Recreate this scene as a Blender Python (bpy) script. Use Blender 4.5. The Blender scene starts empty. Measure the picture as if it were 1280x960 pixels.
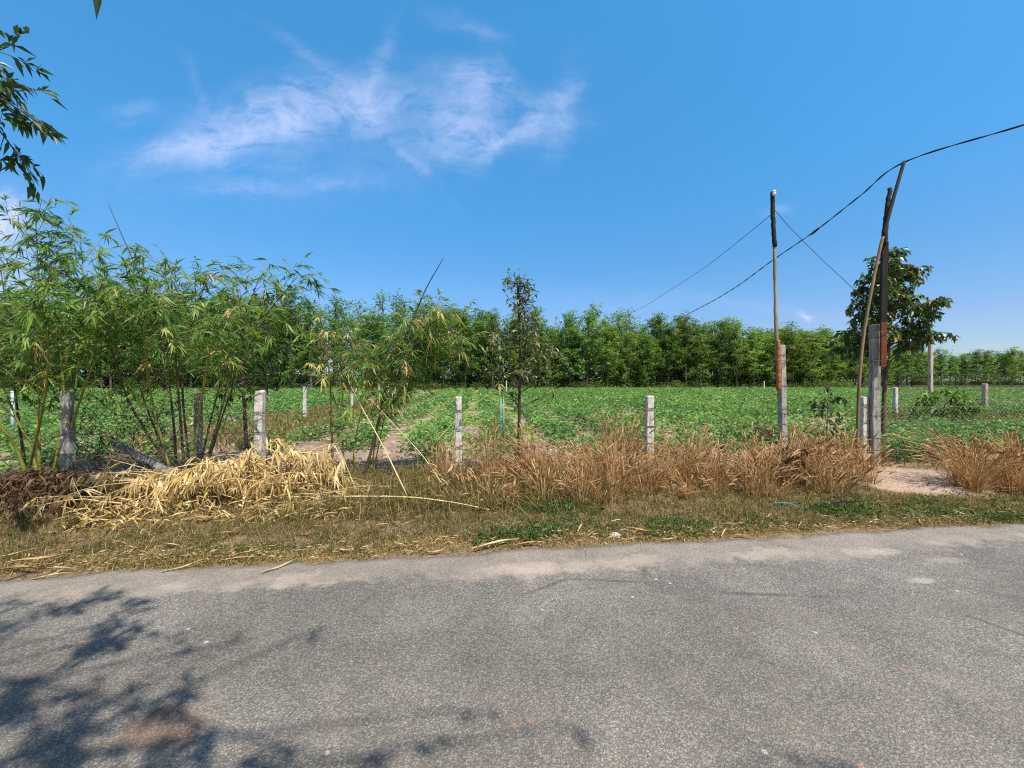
import bpy, math, random
import numpy as np

R = np.random.RandomState(7)
random.seed(7)
S = bpy.context.scene
COL = S.collection
F, CX, CY, CH = 500.0, 640.0, 476.0, 1.6       # focal length and horizon in the photo's pixels, eye height

def at(px, py, Y):
    return np.array([(px - CX) / F * Y, Y, CH - (py - CY) / F * Y])

# ------------------------------------------------------------------ road frame
TH = math.radians(7.3)
EU = np.array([math.cos(TH), math.sin(TH)]); EV = np.array([-math.sin(TH), math.cos(TH)])
O0 = np.array([0.0, 3.74])
def uv2xy(u, v):
    u = np.asarray(u, float); v = np.asarray(v, float)
    return O0[0] + u * EU[0] + v * EV[0], O0[1] + u * EU[1] + v * EV[1]
def xy2uv(x, y):
    dx, dy = np.asarray(x, float) - O0[0], np.asarray(y, float) - O0[1]
    return dx * EU[0] + dy * EU[1], dx * EV[0] + dy * EV[1]
def inframe(x, y, m=1.38):
    return (y > 0.8) & (np.abs(x) < m * y + 0.6)

def wob(u, k=0.0):                                # slow wander used for ragged borders
    return np.sin(u * 1.7 + k) * .5 + np.sin(u * 4.1 + 2 * k + 1) * .3 + np.sin(u * 9.3 + 3 * k) * .2
def smoothstep(x, a, b):
    t = np.clip((np.asarray(x, float) - a) / (b - a), 0, 1); return t * t * (3 - 2 * t)

def ground_z(x, y):
    u, v = xy2uv(x, y)
    n = (np.sin(u * 2.3 + 1.1 * np.sin(v * 1.9)) * np.sin(v * 2.7 + .8 * np.sin(u * 1.3)))
    n2 = np.sin(u * 7.1 + 2 * np.sin(v * 5.0)) * np.sin(v * 6.3 + 1.7 * np.sin(u * 3.9))
    amp = smoothstep(v, .1, .9)
    z = amp * (.03 + .028 * n + .012 * n2)
    z = z + .05 * smoothstep(v, 1.0, 1.6) * (1 - smoothstep(v, 2.2, 3.4))
    return z - .012

# ------------------------------------------------------------------ mesh builder
def nrm(a):
    a = np.asarray(a, float)
    return a / np.maximum(np.linalg.norm(a, axis=-1, keepdims=True), 1e-9)

class MB:
    def __init__(s): s.v = []; s.q = []; s.t = []; s.n = 0
    def quads(s, V, tint):
        V = np.asarray(V, float); m = len(V)
        if m == 0: return
        s.v.append(V.reshape(-1, 3)); s.q.append(np.arange(4 * m).reshape(m, 4) + s.n)
        s.t.append(np.broadcast_to(np.asarray(tint, float), (m,)).copy()); s.n += 4 * m
    def grid(s, V, tint=.5, wrap=False):           # V (a,b,3) lattice
        a, b = V.shape[:2]
        idx = np.arange(a * b).reshape(a, b) + s.n
        if wrap: nb = np.roll(idx, -1, axis=1)
        else: nb = idx[:, 1:]; idx = idx[:, :-1]
        q = np.stack([idx[:-1], nb[:-1], nb[1:], idx[1:]], -1).reshape(-1, 4)
        s.v.append(V.reshape(-1, 3)); s.q.append(q); s.t.append(np.full(len(q), tint)); s.n += a * b
    def tube(s, pts, rad, sides=5, tint=.5, cap=False):
        pts = np.asarray(pts, float); k = len(pts)
        rad = np.broadcast_to(np.asarray(rad, float), (k,))
        d = nrm(np.gradient(pts, axis=0))
        ref = np.array([0., 0, 1]) if abs(d[:, 2]).mean() < .8 else np.array([0., 1, 0])
        a = nrm(np.cross(d, ref)); b = np.cross(d, a)
        ang = np.arange(sides) / sides * 2 * math.pi + .4
        V = pts[:, None] + rad[:, None, None] * (np.cos(ang)[None, :, None] * a[:, None] + np.sin(ang)[None, :, None] * b[:, None])
        if cap:
            V = np.concatenate([np.repeat(pts[:1, None], sides, 1) + (V[:1] - pts[:1, None]) * .02, V,
                                np.repeat(pts[-1:, None], sides, 1) + (V[-1:] - pts[-1:, None]) * .02])
        s.grid(V, tint, wrap=True)
    def ribbon(s, pts, wid, side, tint=.5):        # pts (k,3)
        pts = np.asarray(pts, float); w = np.asarray(wid, float)[:, None] * .5
        V = np.stack([pts - side * w, pts + side * w], 1); s.grid(V, tint)
    def leaves(s, P, D, L, W, tint, droop=.25, up=None, fold=.18, mid=.42):
        P = np.asarray(P, float); n = len(P)
        if n == 0: return
        D = nrm(D); L = np.broadcast_to(L, (n,))[:, None]; W = np.broadcast_to(W, (n,))[:, None]
        u = R.normal(0, .55, (n, 3)) + np.array([0, 0, 1.]) if up is None else up
        sd = nrm(np.cross(D, u)); nn = nrm(np.cross(sd, D))
        dr = np.array([0, 0, -1.]) * droop
        m = P + D * L * mid + dr * L * mid * mid
        V = np.stack([P, m + sd * W * .5 + nn * W * fold, P + D * L + dr * L, m - sd * W * .5 + nn * W * fold], 1)
        s.quads(V, tint)
    def box(s, lo, hi, tint=.5):
        x0, y0, z0 = lo; x1, y1, z1 = hi
        p = np.array([[x0,y0,z0],[x1,y0,z0],[x1,y1,z0],[x0,y1,z0],[x0,y0,z1],[x1,y0,z1],[x1,y1,z1],[x0,y1,z1]])
        f = [[0,3,2,1],[4,5,6,7],[0,1,5,4],[1,2,6,5],[2,3,7,6],[3,0,4,7]]
        s.quads(p[np.array(f)], tint)
    def mesh(s, name, mat, smooth=False):
        me = bpy.data.meshes.new(name)
        V = np.concatenate(s.v); Q = np.concatenate(s.q); T = np.concatenate(s.t)
        me.vertices.add(len(V)); me.vertices.foreach_set('co', V.astype(np.float32).ravel())
        me.loops.add(Q.size); me.loops.foreach_set('vertex_index', Q.astype(np.int32).ravel())
        me.polygons.add(len(Q)); me.polygons.foreach_set('loop_start', np.arange(0, Q.size, 4, dtype=np.int32))
        me.polygons.foreach_set('use_smooth', np.full(len(Q), smooth))
        at_ = me.attributes.new('tint', 'FLOAT', 'FACE'); at_.data.foreach_set('value', T.astype(np.float32))
        me.materials.append(mat); me.update(calc_edges=True)
        return me
    def build(s, name, mat, parent=None, smooth=False, loc=None):
        if loc is not None:
            loc = np.asarray(loc, float); s.v = [v - loc for v in s.v]
        me = s.mesh(name, mat, smooth)
        o = bpy.data.objects.new(name, me); COL.objects.link(o)
        if parent is not None: o.parent = parent
        if loc is not None and parent is None: o.location = loc
        return o

def tag(o, label=None, cat=None, group=None, kind=None):
    if label: o['label'] = label
    if cat: o['category'] = cat
    if group: o['group'] = group
    if kind: o['kind'] = kind
    return o
def empty(name, loc, label=None, cat=None, group=None):
    o = bpy.data.objects.new(name, None); COL.objects.link(o)
    o.empty_display_size = .1
    o.location = [float(c) for c in loc]; tag(o, label, cat, group); return o
def part(mb, name, mat, root, smooth=False):        # world coordinates -> child of an unrotated root
    mb.v = [v - np.array(root.location) for v in mb.v]
    return mb.build(name, mat, root, smooth)

def spline(pts, n):
    pts = np.asarray(pts, float)
    P = np.concatenate([[2 * pts[0] - pts[1]], pts, [2 * pts[-1] - pts[-2]]])
    t = np.linspace(0, len(pts) - 1 - 1e-6, n); i = t.astype(int); f = (t - i)[:, None]
    a, b, c, d = P[i], P[i + 1], P[i + 2], P[i + 3]
    return .5 * (2 * b + (c - a) * f + (2 * a - 5 * b + 4 * c - d) * f**2 + (-a + 3 * b - 3 * c + d) * f**3)
def shoot(p, d, L, n=6, sag=.2, wig=.06):           # a drooping or wandering twig
    p = np.asarray(p, float); d = nrm(d); out = [p]; st = L / (n - 1)
    for i in range(n - 1):
        d = nrm(d + R.normal(0, wig, 3) + np.array([0, 0, -sag / (n - 1)]))
        out.append(out[-1] + d * st)
    return np.array(out)
def rdir(n, el0, el1, az0=0, az1=2 * math.pi):
    az = R.uniform(az0, az1, n); el = np.radians(R.uniform(el0, el1, n))
    return np.stack([np.cos(az) * np.cos(el), np.sin(az) * np.cos(el), np.sin(el)], -1)

# ------------------------------------------------------------------ materials
class NT:
    def __init__(s, nt): s.nt = nt
    def n(s, typ, **kw):
        o = s.nt.nodes.new(typ)
        for k, v in kw.items():
            if k.startswith('i_'):
                key = k[2:]; key = int(key) if key.isdigit() else key.replace('_', ' ')
                s.put(o.inputs[key], v)
            else: setattr(o, k, v)
        return o
    def put(s, sock, v):
        if isinstance(v, bpy.types.NodeSocket): s.nt.links.new(v, sock)
        elif isinstance(v, bpy.types.Node): s.nt.links.new(v.outputs[0], sock)
        else: sock.default_value = v
    def m(s, op, a, b=None, c=None, clamp=False):
        o = s.nt.nodes.new('ShaderNodeMath'); o.operation = op; o.use_clamp = clamp
        s.put(o.inputs[0], a)
        if b is not None: s.put(o.inputs[1], b)
        if c is not None: s.put(o.inputs[2], c)
        return o.outputs[0]
    def mix(s, f, a, b, blend='MIX'):
        o = s.nt.nodes.new('ShaderNodeMix'); o.data_type = 'RGBA'; o.blend_type = blend
        s.put(o.inputs[0], f); s.put(o.inputs[6], a); s.put(o.inputs[7], b); return o.outputs[2]
    def ramp(s, f, stops, interp='LINEAR'):
        o = s.nt.nodes.new('ShaderNodeValToRGB'); o.color_ramp.interpolation = interp
        e = o.color_ramp.elements
        while len(e) > 1: e.remove(e[0])
        e[0].position = stops[0][0]; e[0].color = c4(stops[0][1])
        for p, c in stops[1:]:
            k = e.new(p); k.color = c4(c)
        s.put(o.inputs[0], f); return o.outputs[0]
    def noise(s, vec, scale, detail=4, rough=.55, dist=0):
        o = s.n('ShaderNodeTexNoise'); s.put(o.inputs['Vector'], vec); o.inputs['Scale'].default_value = scale
        o.inputs['Detail'].default_value = detail; o.inputs['Roughness'].default_value = rough
        o.inputs['Distortion'].default_value = dist; return o.outputs[0]
    def maprange(s, v, a, b, c=0., d=1., smooth=True):
        o = s.n('ShaderNodeMapRange'); o.interpolation_type = 'SMOOTHSTEP' if smooth else 'LINEAR'
        s.put(o.inputs[0], v)
        for i, q in enumerate((a, b, c, d)): o.inputs[i + 1].default_value = q
        return o.outputs[0]
def c4(c):
    if isinstance(c, (int, float)): return (c, c, c, 1)
    return tuple(c) + (1,) if len(c) == 3 else tuple(c)
def newmat(name):
    m = bpy.data.materials.new(name); m.use_nodes = True; m.node_tree.nodes.clear()
    return m, NT(m.node_tree)
def finish(m, t, surf): t.n('ShaderNodeOutputMaterial', i_Surface=surf); return m

def leafmat(name, stops, trans=.35, rough=.5, spec=.35, objvar=0.0, tcol=None):
    m, t = newmat(name)
    a = t.n('ShaderNodeAttribute', attribute_name='tint').outputs['Fac']
    c = t.ramp(a, stops)
    if objvar:
        oi = t.n('ShaderNodeObjectInfo').outputs['Random']
        h = t.n('ShaderNodeHueSaturation'); t.put(h.inputs['Color'], c)
        t.put(h.inputs['Hue'], t.maprange(oi, 0, 1, .5 - .025 * objvar, .5 + .02 * objvar, False))
        oj = t.m('FRACT', t.m('MULTIPLY', oi, 7.31))
        t.put(h.inputs['Value'], t.maprange(oj, 0, 1, 1 - .3 * objvar, 1 + .3 * objvar, False))
        c = h.outputs[0]
    b = t.n('ShaderNodeBsdfPrincipled', i_Base_Color=c, i_Roughness=rough, i_Specular_IOR_Level=spec)
    tr = t.n('ShaderNodeBsdfTranslucent')
    t.put(tr.inputs[0], t.mix(1.0, c, tcol or (1.5, 1.35, .6, 1), 'MULTIPLY'))
    mx = t.n('ShaderNodeMixShader', i_0=trans); t.put(mx.inputs[1], b); t.put(mx.inputs[2], tr)
    return finish(m, t, mx)

def plain(name, c1, c2, scale=8, rough=.8, bump=.3, bscale=None, spec=.3, stretch=None, detail=6):
    m, t = newmat(name)
    co = t.n('ShaderNodeTexCoord').outputs['Object']
    if stretch:
        mp = t.n('ShaderNodeMapping', i_Vector=co); mp.inputs['Scale'].default_value = stretch; co = mp.outputs[0]
    n = t.noise(co, scale, detail, .62)
    c = t.ramp(n, [(.32, c1), (.68, c2)])
    n2 = t.noise(co, bscale or scale * 5, 4)
    bm = t.n('ShaderNodeBump', i_Height=n2, i_Strength=bump, i_Distance=.02)
    b = t.n('ShaderNodeBsdfPrincipled', i_Base_Color=c, i_Roughness=rough, i_Specular_IOR_Level=spec); t.put(b.inputs['Normal'], bm)
    return finish(m, t, b)

M = {}
M['bamboo_leaf'] = leafmat('bamboo_leaf', [(0, (.03, .085, .018)), (.4, (.085, .19, .034)), (.75, (.17, .3, .055)), (.95, (.27, .37, .08)), (1, (.45, .38, .13))], .42, .42, .45)
M['dry_leaf'] = leafmat('dry_leaf', [(0, (.2, .125, .05)), (.35, (.4, .28, .1)), (.75, (.58, .43, .18)), (1, (.72, .6, .36))], .3, .6, .25, tcol=(1.2, 1, .6, 1))
M['brown_leaf'] = leafmat('brown_leaf', [(0, (.05, .028, .016)), (.6, (.12, .065, .036)), (1, (.22, .135, .075))], .15, .7, .2, tcol=(1.2, 1, .7, 1))
M['crop_leaf'] = leafmat('crop_leaf', [(0, (.045, .12, .03)), (.45, (.115, .26, .065)), (.75, (.21, .38, .095)), (.93, (.34, .46, .15)), (1, (.44, .42, .22))], .35, .48, .4)
M['rubber_leaf'] = leafmat('rubber_leaf', [(0, (.035, .09, .022)), (.5, (.115, .235, .05)), (.85, (.22, .36, .085)), (1, (.32, .42, .12))], .45, .5, .4, objvar=.9)
M['dark_leaf'] = leafmat('dark_leaf', [(0, (.025, .06, .02)), (.55, (.065, .125, .035)), (.9, (.15, .22, .05)), (.95, (.12, .15, .03)), (.97, (.5, .27, .05)), (1, (.5, .2, .04))], .28, .38, .5)
M['sapling_leaf'] = leafmat('sapling_leaf', [(0, (.03, .05, .02)), (.45, (.1, .14, .05)), (.97, (.27, .31, .13)), (.985, (.55, .25, .06)), (1, (.6, .3, .08))], .3, .42, .5)
M['tree_leaf'] = leafmat('tree_leaf', [(0, (.018, .04, .012)), (.6, (.04, .085, .02)), (1, (.1, .16, .03))], .35, .4, .5)
M['dry_grass'] = leafmat('dry_grass', [(0, (.2, .11, .05)), (.4, (.41, .245, .11)), (.75, (.55, .37, .185)), (.93, (.66, .5, .29)), (.97, (.62, .48, .27)), (1, (.16, .19, .05))], .35, .75, .15, tcol=(1.2, 1, .75, 1))
M['verge_grass'] = leafmat('verge_grass', [(0, (.06, .055, .025)), (.3, (.115, .11, .038)), (.5, (.2, .155, .065)), (.73, (.46, .34, .14)), (.86, (.1, .13, .035)), (1, (.07, .135, .03))], .3, .75, .15, tcol=(1.2, 1.1, .6, 1))
M['bright_leaf'] = leafmat('bright_leaf', [(0, (.06, .13, .025)), (.5, (.13, .26, .04)), (1, (.25, .36, .07))], .4, .45, .4)
M['weed'] = leafmat('weed', [(0, (.035, .075, .018)), (.7, (.075, .14, .03)), (1, (.15, .2, .06))], .3, .5, .3)
M['litter'] = leafmat('litter', [(0, (.2, .115, .05)), (.5, (.42, .28, .13)), (1, (.62, .5, .31))], .2, .7, .2, tcol=(1.1, 1, .7, 1))
M['shrub_leaf'] = leafmat('shrub_leaf', [(0, (.03, .07, .015)), (.6, (.075, .13, .03)), (1, (.2, .22, .06))], .3, .5, .3, objvar=1.0)
M['culm_green'] = plain('culm_green', (.1, .13, .02), (.3, .27, .05), 5, .4, .1, stretch=(1, 1, .4), spec=.5)
M['culm_dark'] = plain('culm_dark', (.035, .026, .015), (.11, .075, .035), 9, .5, .2, stretch=(1, 1, .3))
M['culm_red'] = plain('culm_red', (.06, .03, .016), (.22, .13, .05), 9, .5, .2, stretch=(1, 1, .3))
M['culm_dry'] = plain('culm_dry', (.46, .35, .17), (.68, .56, .33), 9, .55, .1, stretch=(1, 1, .3))
M['twig'] = plain('twig', (.12, .11, .04), (.28, .22, .1), 9, .7, .1)
M['bark_dark'] = plain('bark_dark', (.018, .014, .011), (.06, .048, .036), 14, .9, .5, stretch=(1, 1, .35))
M['bark_pale'] = plain('bark_pale', (.05, .042, .033), (.13, .11, .085), 3, .9, .5)
M['bark_brown'] = plain('bark_brown', (.06, .04, .025), (.16, .11, .07), 12, .9, .5, stretch=(1, 1, .35))
M['pole_wood'] = plain('pole_wood', (.14, .1, .065), (.36, .29, .21), 10, .85, .4, stretch=(1, 1, .12))
M['pole_tan'] = plain('pole_tan', (.13, .085, .045), (.3, .21, .115), 10, .8, .3, stretch=(1, 1, .12))
M['pole_black'] = plain('pole_black', (.008, .007, .006), (.028, .024, .02), 10, .85, .3, stretch=(1, 1, .2))
M['rust'] = plain('rust', (.1, .025, .012), (.2, .06, .028), 14, .8, .3)
M['rust_orange'] = plain('rust_orange', (.2, .07, .025), (.38, .15, .05), 14, .8, .3)
M['wire'] = plain('wire', (.05, .045, .04), (.14, .12, .1), 10, .6, .1)
M['cable'] = plain('cable', (.01, .01, .01), (.02, .02, .02), 10, .5, .1)
M['porcelain'] = plain('porcelain', (.55, .54, .5), (.7, .69, .66), 10, .25, .02, spec=.5)
M['pipe_green'] = plain('pipe_green', (.1, .26, .2), (.22, .4, .34), 6, .5, .1)
M['pipe_blue'] = plain('pipe_blue', (.3, .38, .45), (.45, .53, .6), 6, .5, .1)
M['strap'] = plain('strap', (.02, .12, .11), (.06, .22, .2), 10, .6, .2)
M['stone'] = plain('stone', (.3, .28, .25), (.55, .52, .48), 30, .9, .5)
M['clod'] = plain('clod', (.27, .19, .13), (.5, .4, .31), 20, .95, .5)
M['tin'] = plain('tin', (.1, .15, .22), (.16, .22, .3), 3, .5, .1)
M['plaster'] = plain('plaster', (.3, .25, .21), (.42, .36, .3), 2, .9, .1)

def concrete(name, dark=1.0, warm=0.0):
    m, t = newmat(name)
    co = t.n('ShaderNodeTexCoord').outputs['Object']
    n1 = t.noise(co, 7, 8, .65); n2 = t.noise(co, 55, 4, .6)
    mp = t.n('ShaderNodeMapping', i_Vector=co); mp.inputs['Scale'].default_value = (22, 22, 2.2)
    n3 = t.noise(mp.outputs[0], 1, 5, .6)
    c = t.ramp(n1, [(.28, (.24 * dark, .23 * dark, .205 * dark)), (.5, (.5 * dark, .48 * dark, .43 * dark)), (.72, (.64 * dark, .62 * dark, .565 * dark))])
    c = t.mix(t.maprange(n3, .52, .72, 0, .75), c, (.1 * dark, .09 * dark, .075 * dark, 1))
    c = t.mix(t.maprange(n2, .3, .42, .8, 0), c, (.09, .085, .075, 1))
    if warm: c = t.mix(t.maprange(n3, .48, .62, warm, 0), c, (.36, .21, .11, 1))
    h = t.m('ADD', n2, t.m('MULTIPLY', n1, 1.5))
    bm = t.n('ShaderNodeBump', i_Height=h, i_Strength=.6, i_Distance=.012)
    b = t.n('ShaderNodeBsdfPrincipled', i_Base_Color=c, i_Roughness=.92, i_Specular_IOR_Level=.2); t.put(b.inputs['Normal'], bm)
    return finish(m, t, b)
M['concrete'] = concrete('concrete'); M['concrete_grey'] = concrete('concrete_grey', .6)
M['concrete_warm'] = concrete('concrete_warm', 1.0, .62)

# ground: zones by distance from the road edge (object space is the road frame: x along, y away)
def mat_ground():
    m, t = newmat('soil')
    co = t.n('ShaderNodeTexCoord').outputs['Object']
    sp = t.n('ShaderNodeSeparateXYZ', i_Vector=co); x, y = sp.outputs[0], sp.outputs[1]
    nb = t.noise(co, .35, 4); nm = t.noise(co, 2.2, 6, .6); nf = t.noise(co, 28, 6, .65); ns = t.noise(co, 120, 3, .6)
    verge = t.ramp(t.m('ADD', t.m('MULTIPLY', nf, .7), t.m('MULTIPLY', nm, .3)), [(.3, (.1, .068, .04)), (.5, (.24, .165, .095)), (.68, (.4, .29, .18))])
    field = t.ramp(t.m('ADD', t.m('MULTIPLY', nf, .55), t.m('MULTIPLY', nm, .45)), [(.3, (.2, .125, .085)), (.5, (.36, .255, .19)), (.7, (.52, .4, .32))])
    sand = t.ramp(nf, [(.3, (.4, .275, .19)), (.7, (.58, .44, .34))])
    olive = t.ramp(nf, [(.3, (.085, .07, .025)), (.7, (.21, .17, .07))])
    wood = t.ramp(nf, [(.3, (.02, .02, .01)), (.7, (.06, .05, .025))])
    yy = t.m('ADD', y, t.m('MULTIPLY', t.m('SUBTRACT', nm, .5), 1.4))
    c = t.mix(t.maprange(yy, .1, -.35), verge, sand)
    c = t.mix(t.maprange(yy, 2.2, 3.4), c, field)
    c = t.mix(t.m('MULTIPLY', t.maprange(nb, .5, .62), t.maprange(yy, 3, 6)), c, olive)
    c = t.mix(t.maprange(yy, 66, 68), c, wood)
    # bare sandy gap in the verge on the right
    dx = t.m('DIVIDE', t.m('SUBTRACT', x, 6.55), 1.25); dy = t.m('DIVIDE', t.m('SUBTRACT', y, 1.75), .75)
    d = t.m('ADD', t.m('MULTIPLY', dx, dx), t.m('MULTIPLY', dy, dy)); d = t.m('ADD', d, t.m('MULTIPLY', t.m('SUBTRACT', nm, .5), 1.2))
    c = t.mix(t.maprange(d, 1.1, .7), c, sand)
    h = t.m('ADD', t.m('MULTIPLY', nf, 1.0), t.m('MULTIPLY', ns, .35))
    bm = t.n('ShaderNodeBump', i_Height=h, i_Strength=.9, i_Distance=.05)
    b = t.n('ShaderNodeBsdfPrincipled', i_Base_Color=c, i_Roughness=.95, i_Specular_IOR_Level=.15); t.put(b.inputs['Normal'], bm)
    return finish(m, t, b)

def mat_road():
    m, t = newmat('asphalt')
    co = t.n('ShaderNodeTexCoord').outputs['Object']
    sp = t.n('ShaderNodeSeparateXYZ', i_Vector=co); x, y = sp.outputs[0], sp.outputs[1]
    wd = t.n('ShaderNodeVectorMath', operation='ADD'); t.put(wd.inputs[0], co)
    nw = t.n('ShaderNodeTexNoise', i_Vector=co); nw.inputs['Scale'].default_value = 60; nw.inputs['Detail'].default_value = 3
    sc = t.n('ShaderNodeVectorMath', operation='SCALE', i_0=nw.outputs['Color']); sc.inputs['Scale'].default_value = .02; t.put(wd.inputs[1], sc)
    def vor(scale, vec, feat='F1'):
        v = t.n('ShaderNodeTexVoronoi', i_Vector=vec, feature=feat); v.inputs['Scale'].default_value = scale; return v
    va = vor(100, wd.outputs[0]); vb = vor(210, wd.outputs[0]); vr = vor(13, co)
    ca = t.n('ShaderNodeSeparateColor', i_0=va.outputs['Color']); cb = t.n('ShaderNodeSeparateColor', i_0=vb.outputs['Color'])
    nl = t.noise(co, .5, 5, .55); nm = t.noise(co, 3.1, 6, .6); nf = t.noise(co, 260, 2, .6)
    chips = t.ramp(ca.outputs[0], [(0, (.11, .105, .097)), (.3, (.185, .175, .16)), (.6, (.255, .238, .213)), (.85, (.335, .307, .268)), (1, (.42, .38, .33))])
    chip2 = t.ramp(cb.outputs[1], [(0, (.07, .066, .06)), (.6, (.2, .187, .168)), (1, (.38, .34, .29))])
    c = t.mix(.42, chips, chip2)
    c = t.mix(t.maprange(va.outputs['Distance'], .3, .65, 0, .66), c, (.07, .064, .057, 1))
    # broad tone: greyer on the far lane, dustier and warmer near
    c = t.mix(t.m('MULTIPLY', t.maprange(t.m('ADD', y, t.m('MULTIPLY', nl, 1.6)), .5, -1.6), .5), c, t.mix(.33, c, (.27, .21, .155, 1)))
    c = t.mix(t.maprange(nm, .45, .75, 0, .2), c, (.26, .215, .175, 1))
    tone = t.m('ADD', t.maprange(t.noise(co, .9, 4, .55, .5), .3, .7, .84, 1.16), t.maprange(t.noise(co, 6, 4, .6), .3, .7, -.07, .07))
    track = t.m('MULTIPLY', t.maprange(t.m('ABSOLUTE', t.m('ADD', t.m('ADD', y, 1.15), t.m('MULTIPLY', nl, .25))), .4, .05), .1)
    vm = t.n('ShaderNodeVectorMath', operation='SCALE', i_0=c); t.put(vm.inputs['Scale'], t.m('SUBTRACT', tone, track)); c = vm.outputs[0]
    wx = t.n('ShaderNodeTexVoronoi', i_Vector=wd.outputs[0], feature='DISTANCE_TO_EDGE'); wx.inputs['Scale'].default_value = .55
    crk = t.m('MULTIPLY', t.maprange(wx.outputs[0], .012, .003), t.maprange(t.noise(co, .8, 3), .52, .6))
    c = t.mix(t.m('MULTIPLY', crk, .45), c, (.03, .028, .026, 1))
    # sand drifted over the edge
    ng = t.noise(co, 14, 9, .72)
    ed = t.m('ADD', y, t.m('ADD', t.m('MULTIPLY', t.m('SUBTRACT', nm, .5), .38), t.m('ADD', t.m('MULTIPLY', t.m('SUBTRACT', nl, .5), .55), t.m('MULTIPLY', t.m('SUBTRACT', ng, .5), .42))))
    sand = t.ramp(t.m('ADD', t.m('MULTIPLY', nf, .5), t.m('MULTIPLY', nm, .5)), [(.3, (.29, .235, .19)), (.7, (.46, .37, .3))])
    sf = t.m('MULTIPLY', t.maprange(ed, -.5, -.1), t.maprange(ca.outputs[1], 0, 1, .35, 1.0, False))
    band = t.m('MULTIPLY', t.maprange(ed, -.55, -.4), t.maprange(ed, -.2, -.34))
    nb2 = t.noise(co, 1.3, 5, .65)
    c = t.mix(t.m('MULTIPLY', sf, .6), c, sand)
    bm_ = t.m('MULTIPLY', t.m('MULTIPLY', band, t.maprange(nb2, .4, .62, .15, 1)), t.maprange(t.m('ADD', t.m('MULTIPLY', va.outputs['Distance'], .8), t.m('MULTIPLY', ca.outputs[2], .5)), .25, .8, .25, .85))
    c = t.mix(bm_, c, (.41, .33, .27, 1))
    # reddish stones and a rusty worn patch, pale crushed spots
    pr = t.n('ShaderNodeSeparateColor', i_0=vr.outputs['Color'])
    c = t.mix(t.m('MULTIPLY', t.m('GREATER_THAN', pr.outputs[0], .965), t.maprange(vr.outputs['Distance'], .26, .1, 0, .6)), c, (.4, .19, .11, 1))
    c = t.mix(t.m('MULTIPLY', t.m('GREATER_THAN', pr.outputs[1], .975), t.maprange(vr.outputs['Distance'], .22, .1, 0, .8)), c, (.5, .46, .4, 1))
    c = t.mix(t.m('MULTIPLY', t.m('GREATER_THAN', pr.outputs[2], .97), t.maprange(vr.outputs['Distance'], .2, .1, 0, .9)), c, (.02, .02, .02, 1))
    def patch(u0, v0, ru, rv, col, amt, nz=1.0):
        dx = t.m('DIVIDE', t.m('SUBTRACT', x, u0), ru); dy = t.m('DIVIDE', t.m('SUBTRACT', y, v0), rv)
        d = t.m('ADD', t.m('MULTIPLY', dx, dx), t.m('MULTIPLY', dy, dy)); d = t.m('ADD', d, t.m('MULTIPLY', t.m('SUBTRACT', nm, .5), nz * 2))
        return t.mix(t.m('MULTIPLY', t.m('MULTIPLY', t.maprange(d, 1.3, .2), t.maprange(ca.outputs[2], 0, 1, .3, 1.0, False)), amt), c, col)
    def puv(px, py):
        Y = CH * F / (py - CY); return xy2uv((px - CX) / F * Y, Y)
    for px, py, ru, rv, col, amt in [(212, 912, .2, .14, (.17, .085, .045, 1), .75), (1150, 729, .12, .05, (.5, .44, .37, 1), .7),
                                     (1105, 692, .16, .07, (.45, .38, .32, 1), .6), (660, 712, .3, .12, (.5, .4, .31, 1), .55), (1180, 703, .2, .07, (.4, .34, .3, 1), .5)]:
        u0, v0 = puv(px, py); c = patch(float(u0), float(v0), ru, rv, col, amt, 1.6)
    h = t.m('ADD', t.m('MULTIPLY', va.outputs['Distance'], -1.0), t.m('MULTIPLY', vb.outputs['Distance'], -.5))
    bm = t.n('ShaderNodeBump', i_Height=h, i_Strength=.55, i_Distance=.012)
    b = t.n('ShaderNodeBsdfPrincipled', i_Base_Color=c, i_Roughness=.85, i_Specular_IOR_Level=.25); t.put(b.inputs['Normal'], bm)
    return finish(m, t, b)

# ------------------------------------------------------------------ ground and road
def axis(segs):
    out = []
    for a, b, st in segs: out.append(np.arange(a, b, st))
    return np.concatenate(out + [[segs[-1][1]]])
def build_ground():
    us = axis([(-900, -200, 100), (-200, -30, 10), (-30, -14, 1), (-14, 15, .07), (15, 30, 1), (30, 200, 10), (200, 900, 100)])
    vs = axis([(-600, -60, 60), (-60, -.4, 6.622), (-.4, 5.2, .06), (5.2, 12, .4), (12, 100, 4), (100, 1500, 100)])
    U, V = np.meshgrid(us, vs); X, Y = uv2xy(U, V); Z = ground_z(X, Y)
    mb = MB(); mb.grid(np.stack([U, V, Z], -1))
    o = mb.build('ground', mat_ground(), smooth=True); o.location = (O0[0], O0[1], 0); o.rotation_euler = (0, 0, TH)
    tag(o, 'dry brown verge and pinkish field soil', 'ground', kind='structure')
    us = axis([(-400, -12, 40), (-12, 14, .05), (14, 400, 40)])
    e = .05 * wob(us, .3) + .035 * wob(us * 3.3, 1) + R.normal(0, .012, len(us))
    e[np.abs(us) > 13] = 0
    rows = [np.stack([us, np.full_like(us, -7.0), np.full_like(us, .008)], -1), np.stack([us, np.full_like(us, -1.0), np.full_like(us, .022)], -1),
            np.stack([us, e - .1, np.full_like(us, .018)], -1), np.stack([us, e, np.full_like(us, .006)], -1), np.stack([us, e + .02, np.full_like(us, -.03)], -1)]
    mb = MB(); mb.grid(np.stack(rows))
    o = mb.build('road', mat_road(), smooth=True); o.location = (O0[0], O0[1], 0); o.rotation_euler = (0, 0, TH)
    tag(o, 'worn grey chip-seal country road with sandy edge', 'road', kind='structure')
build_ground()
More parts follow.
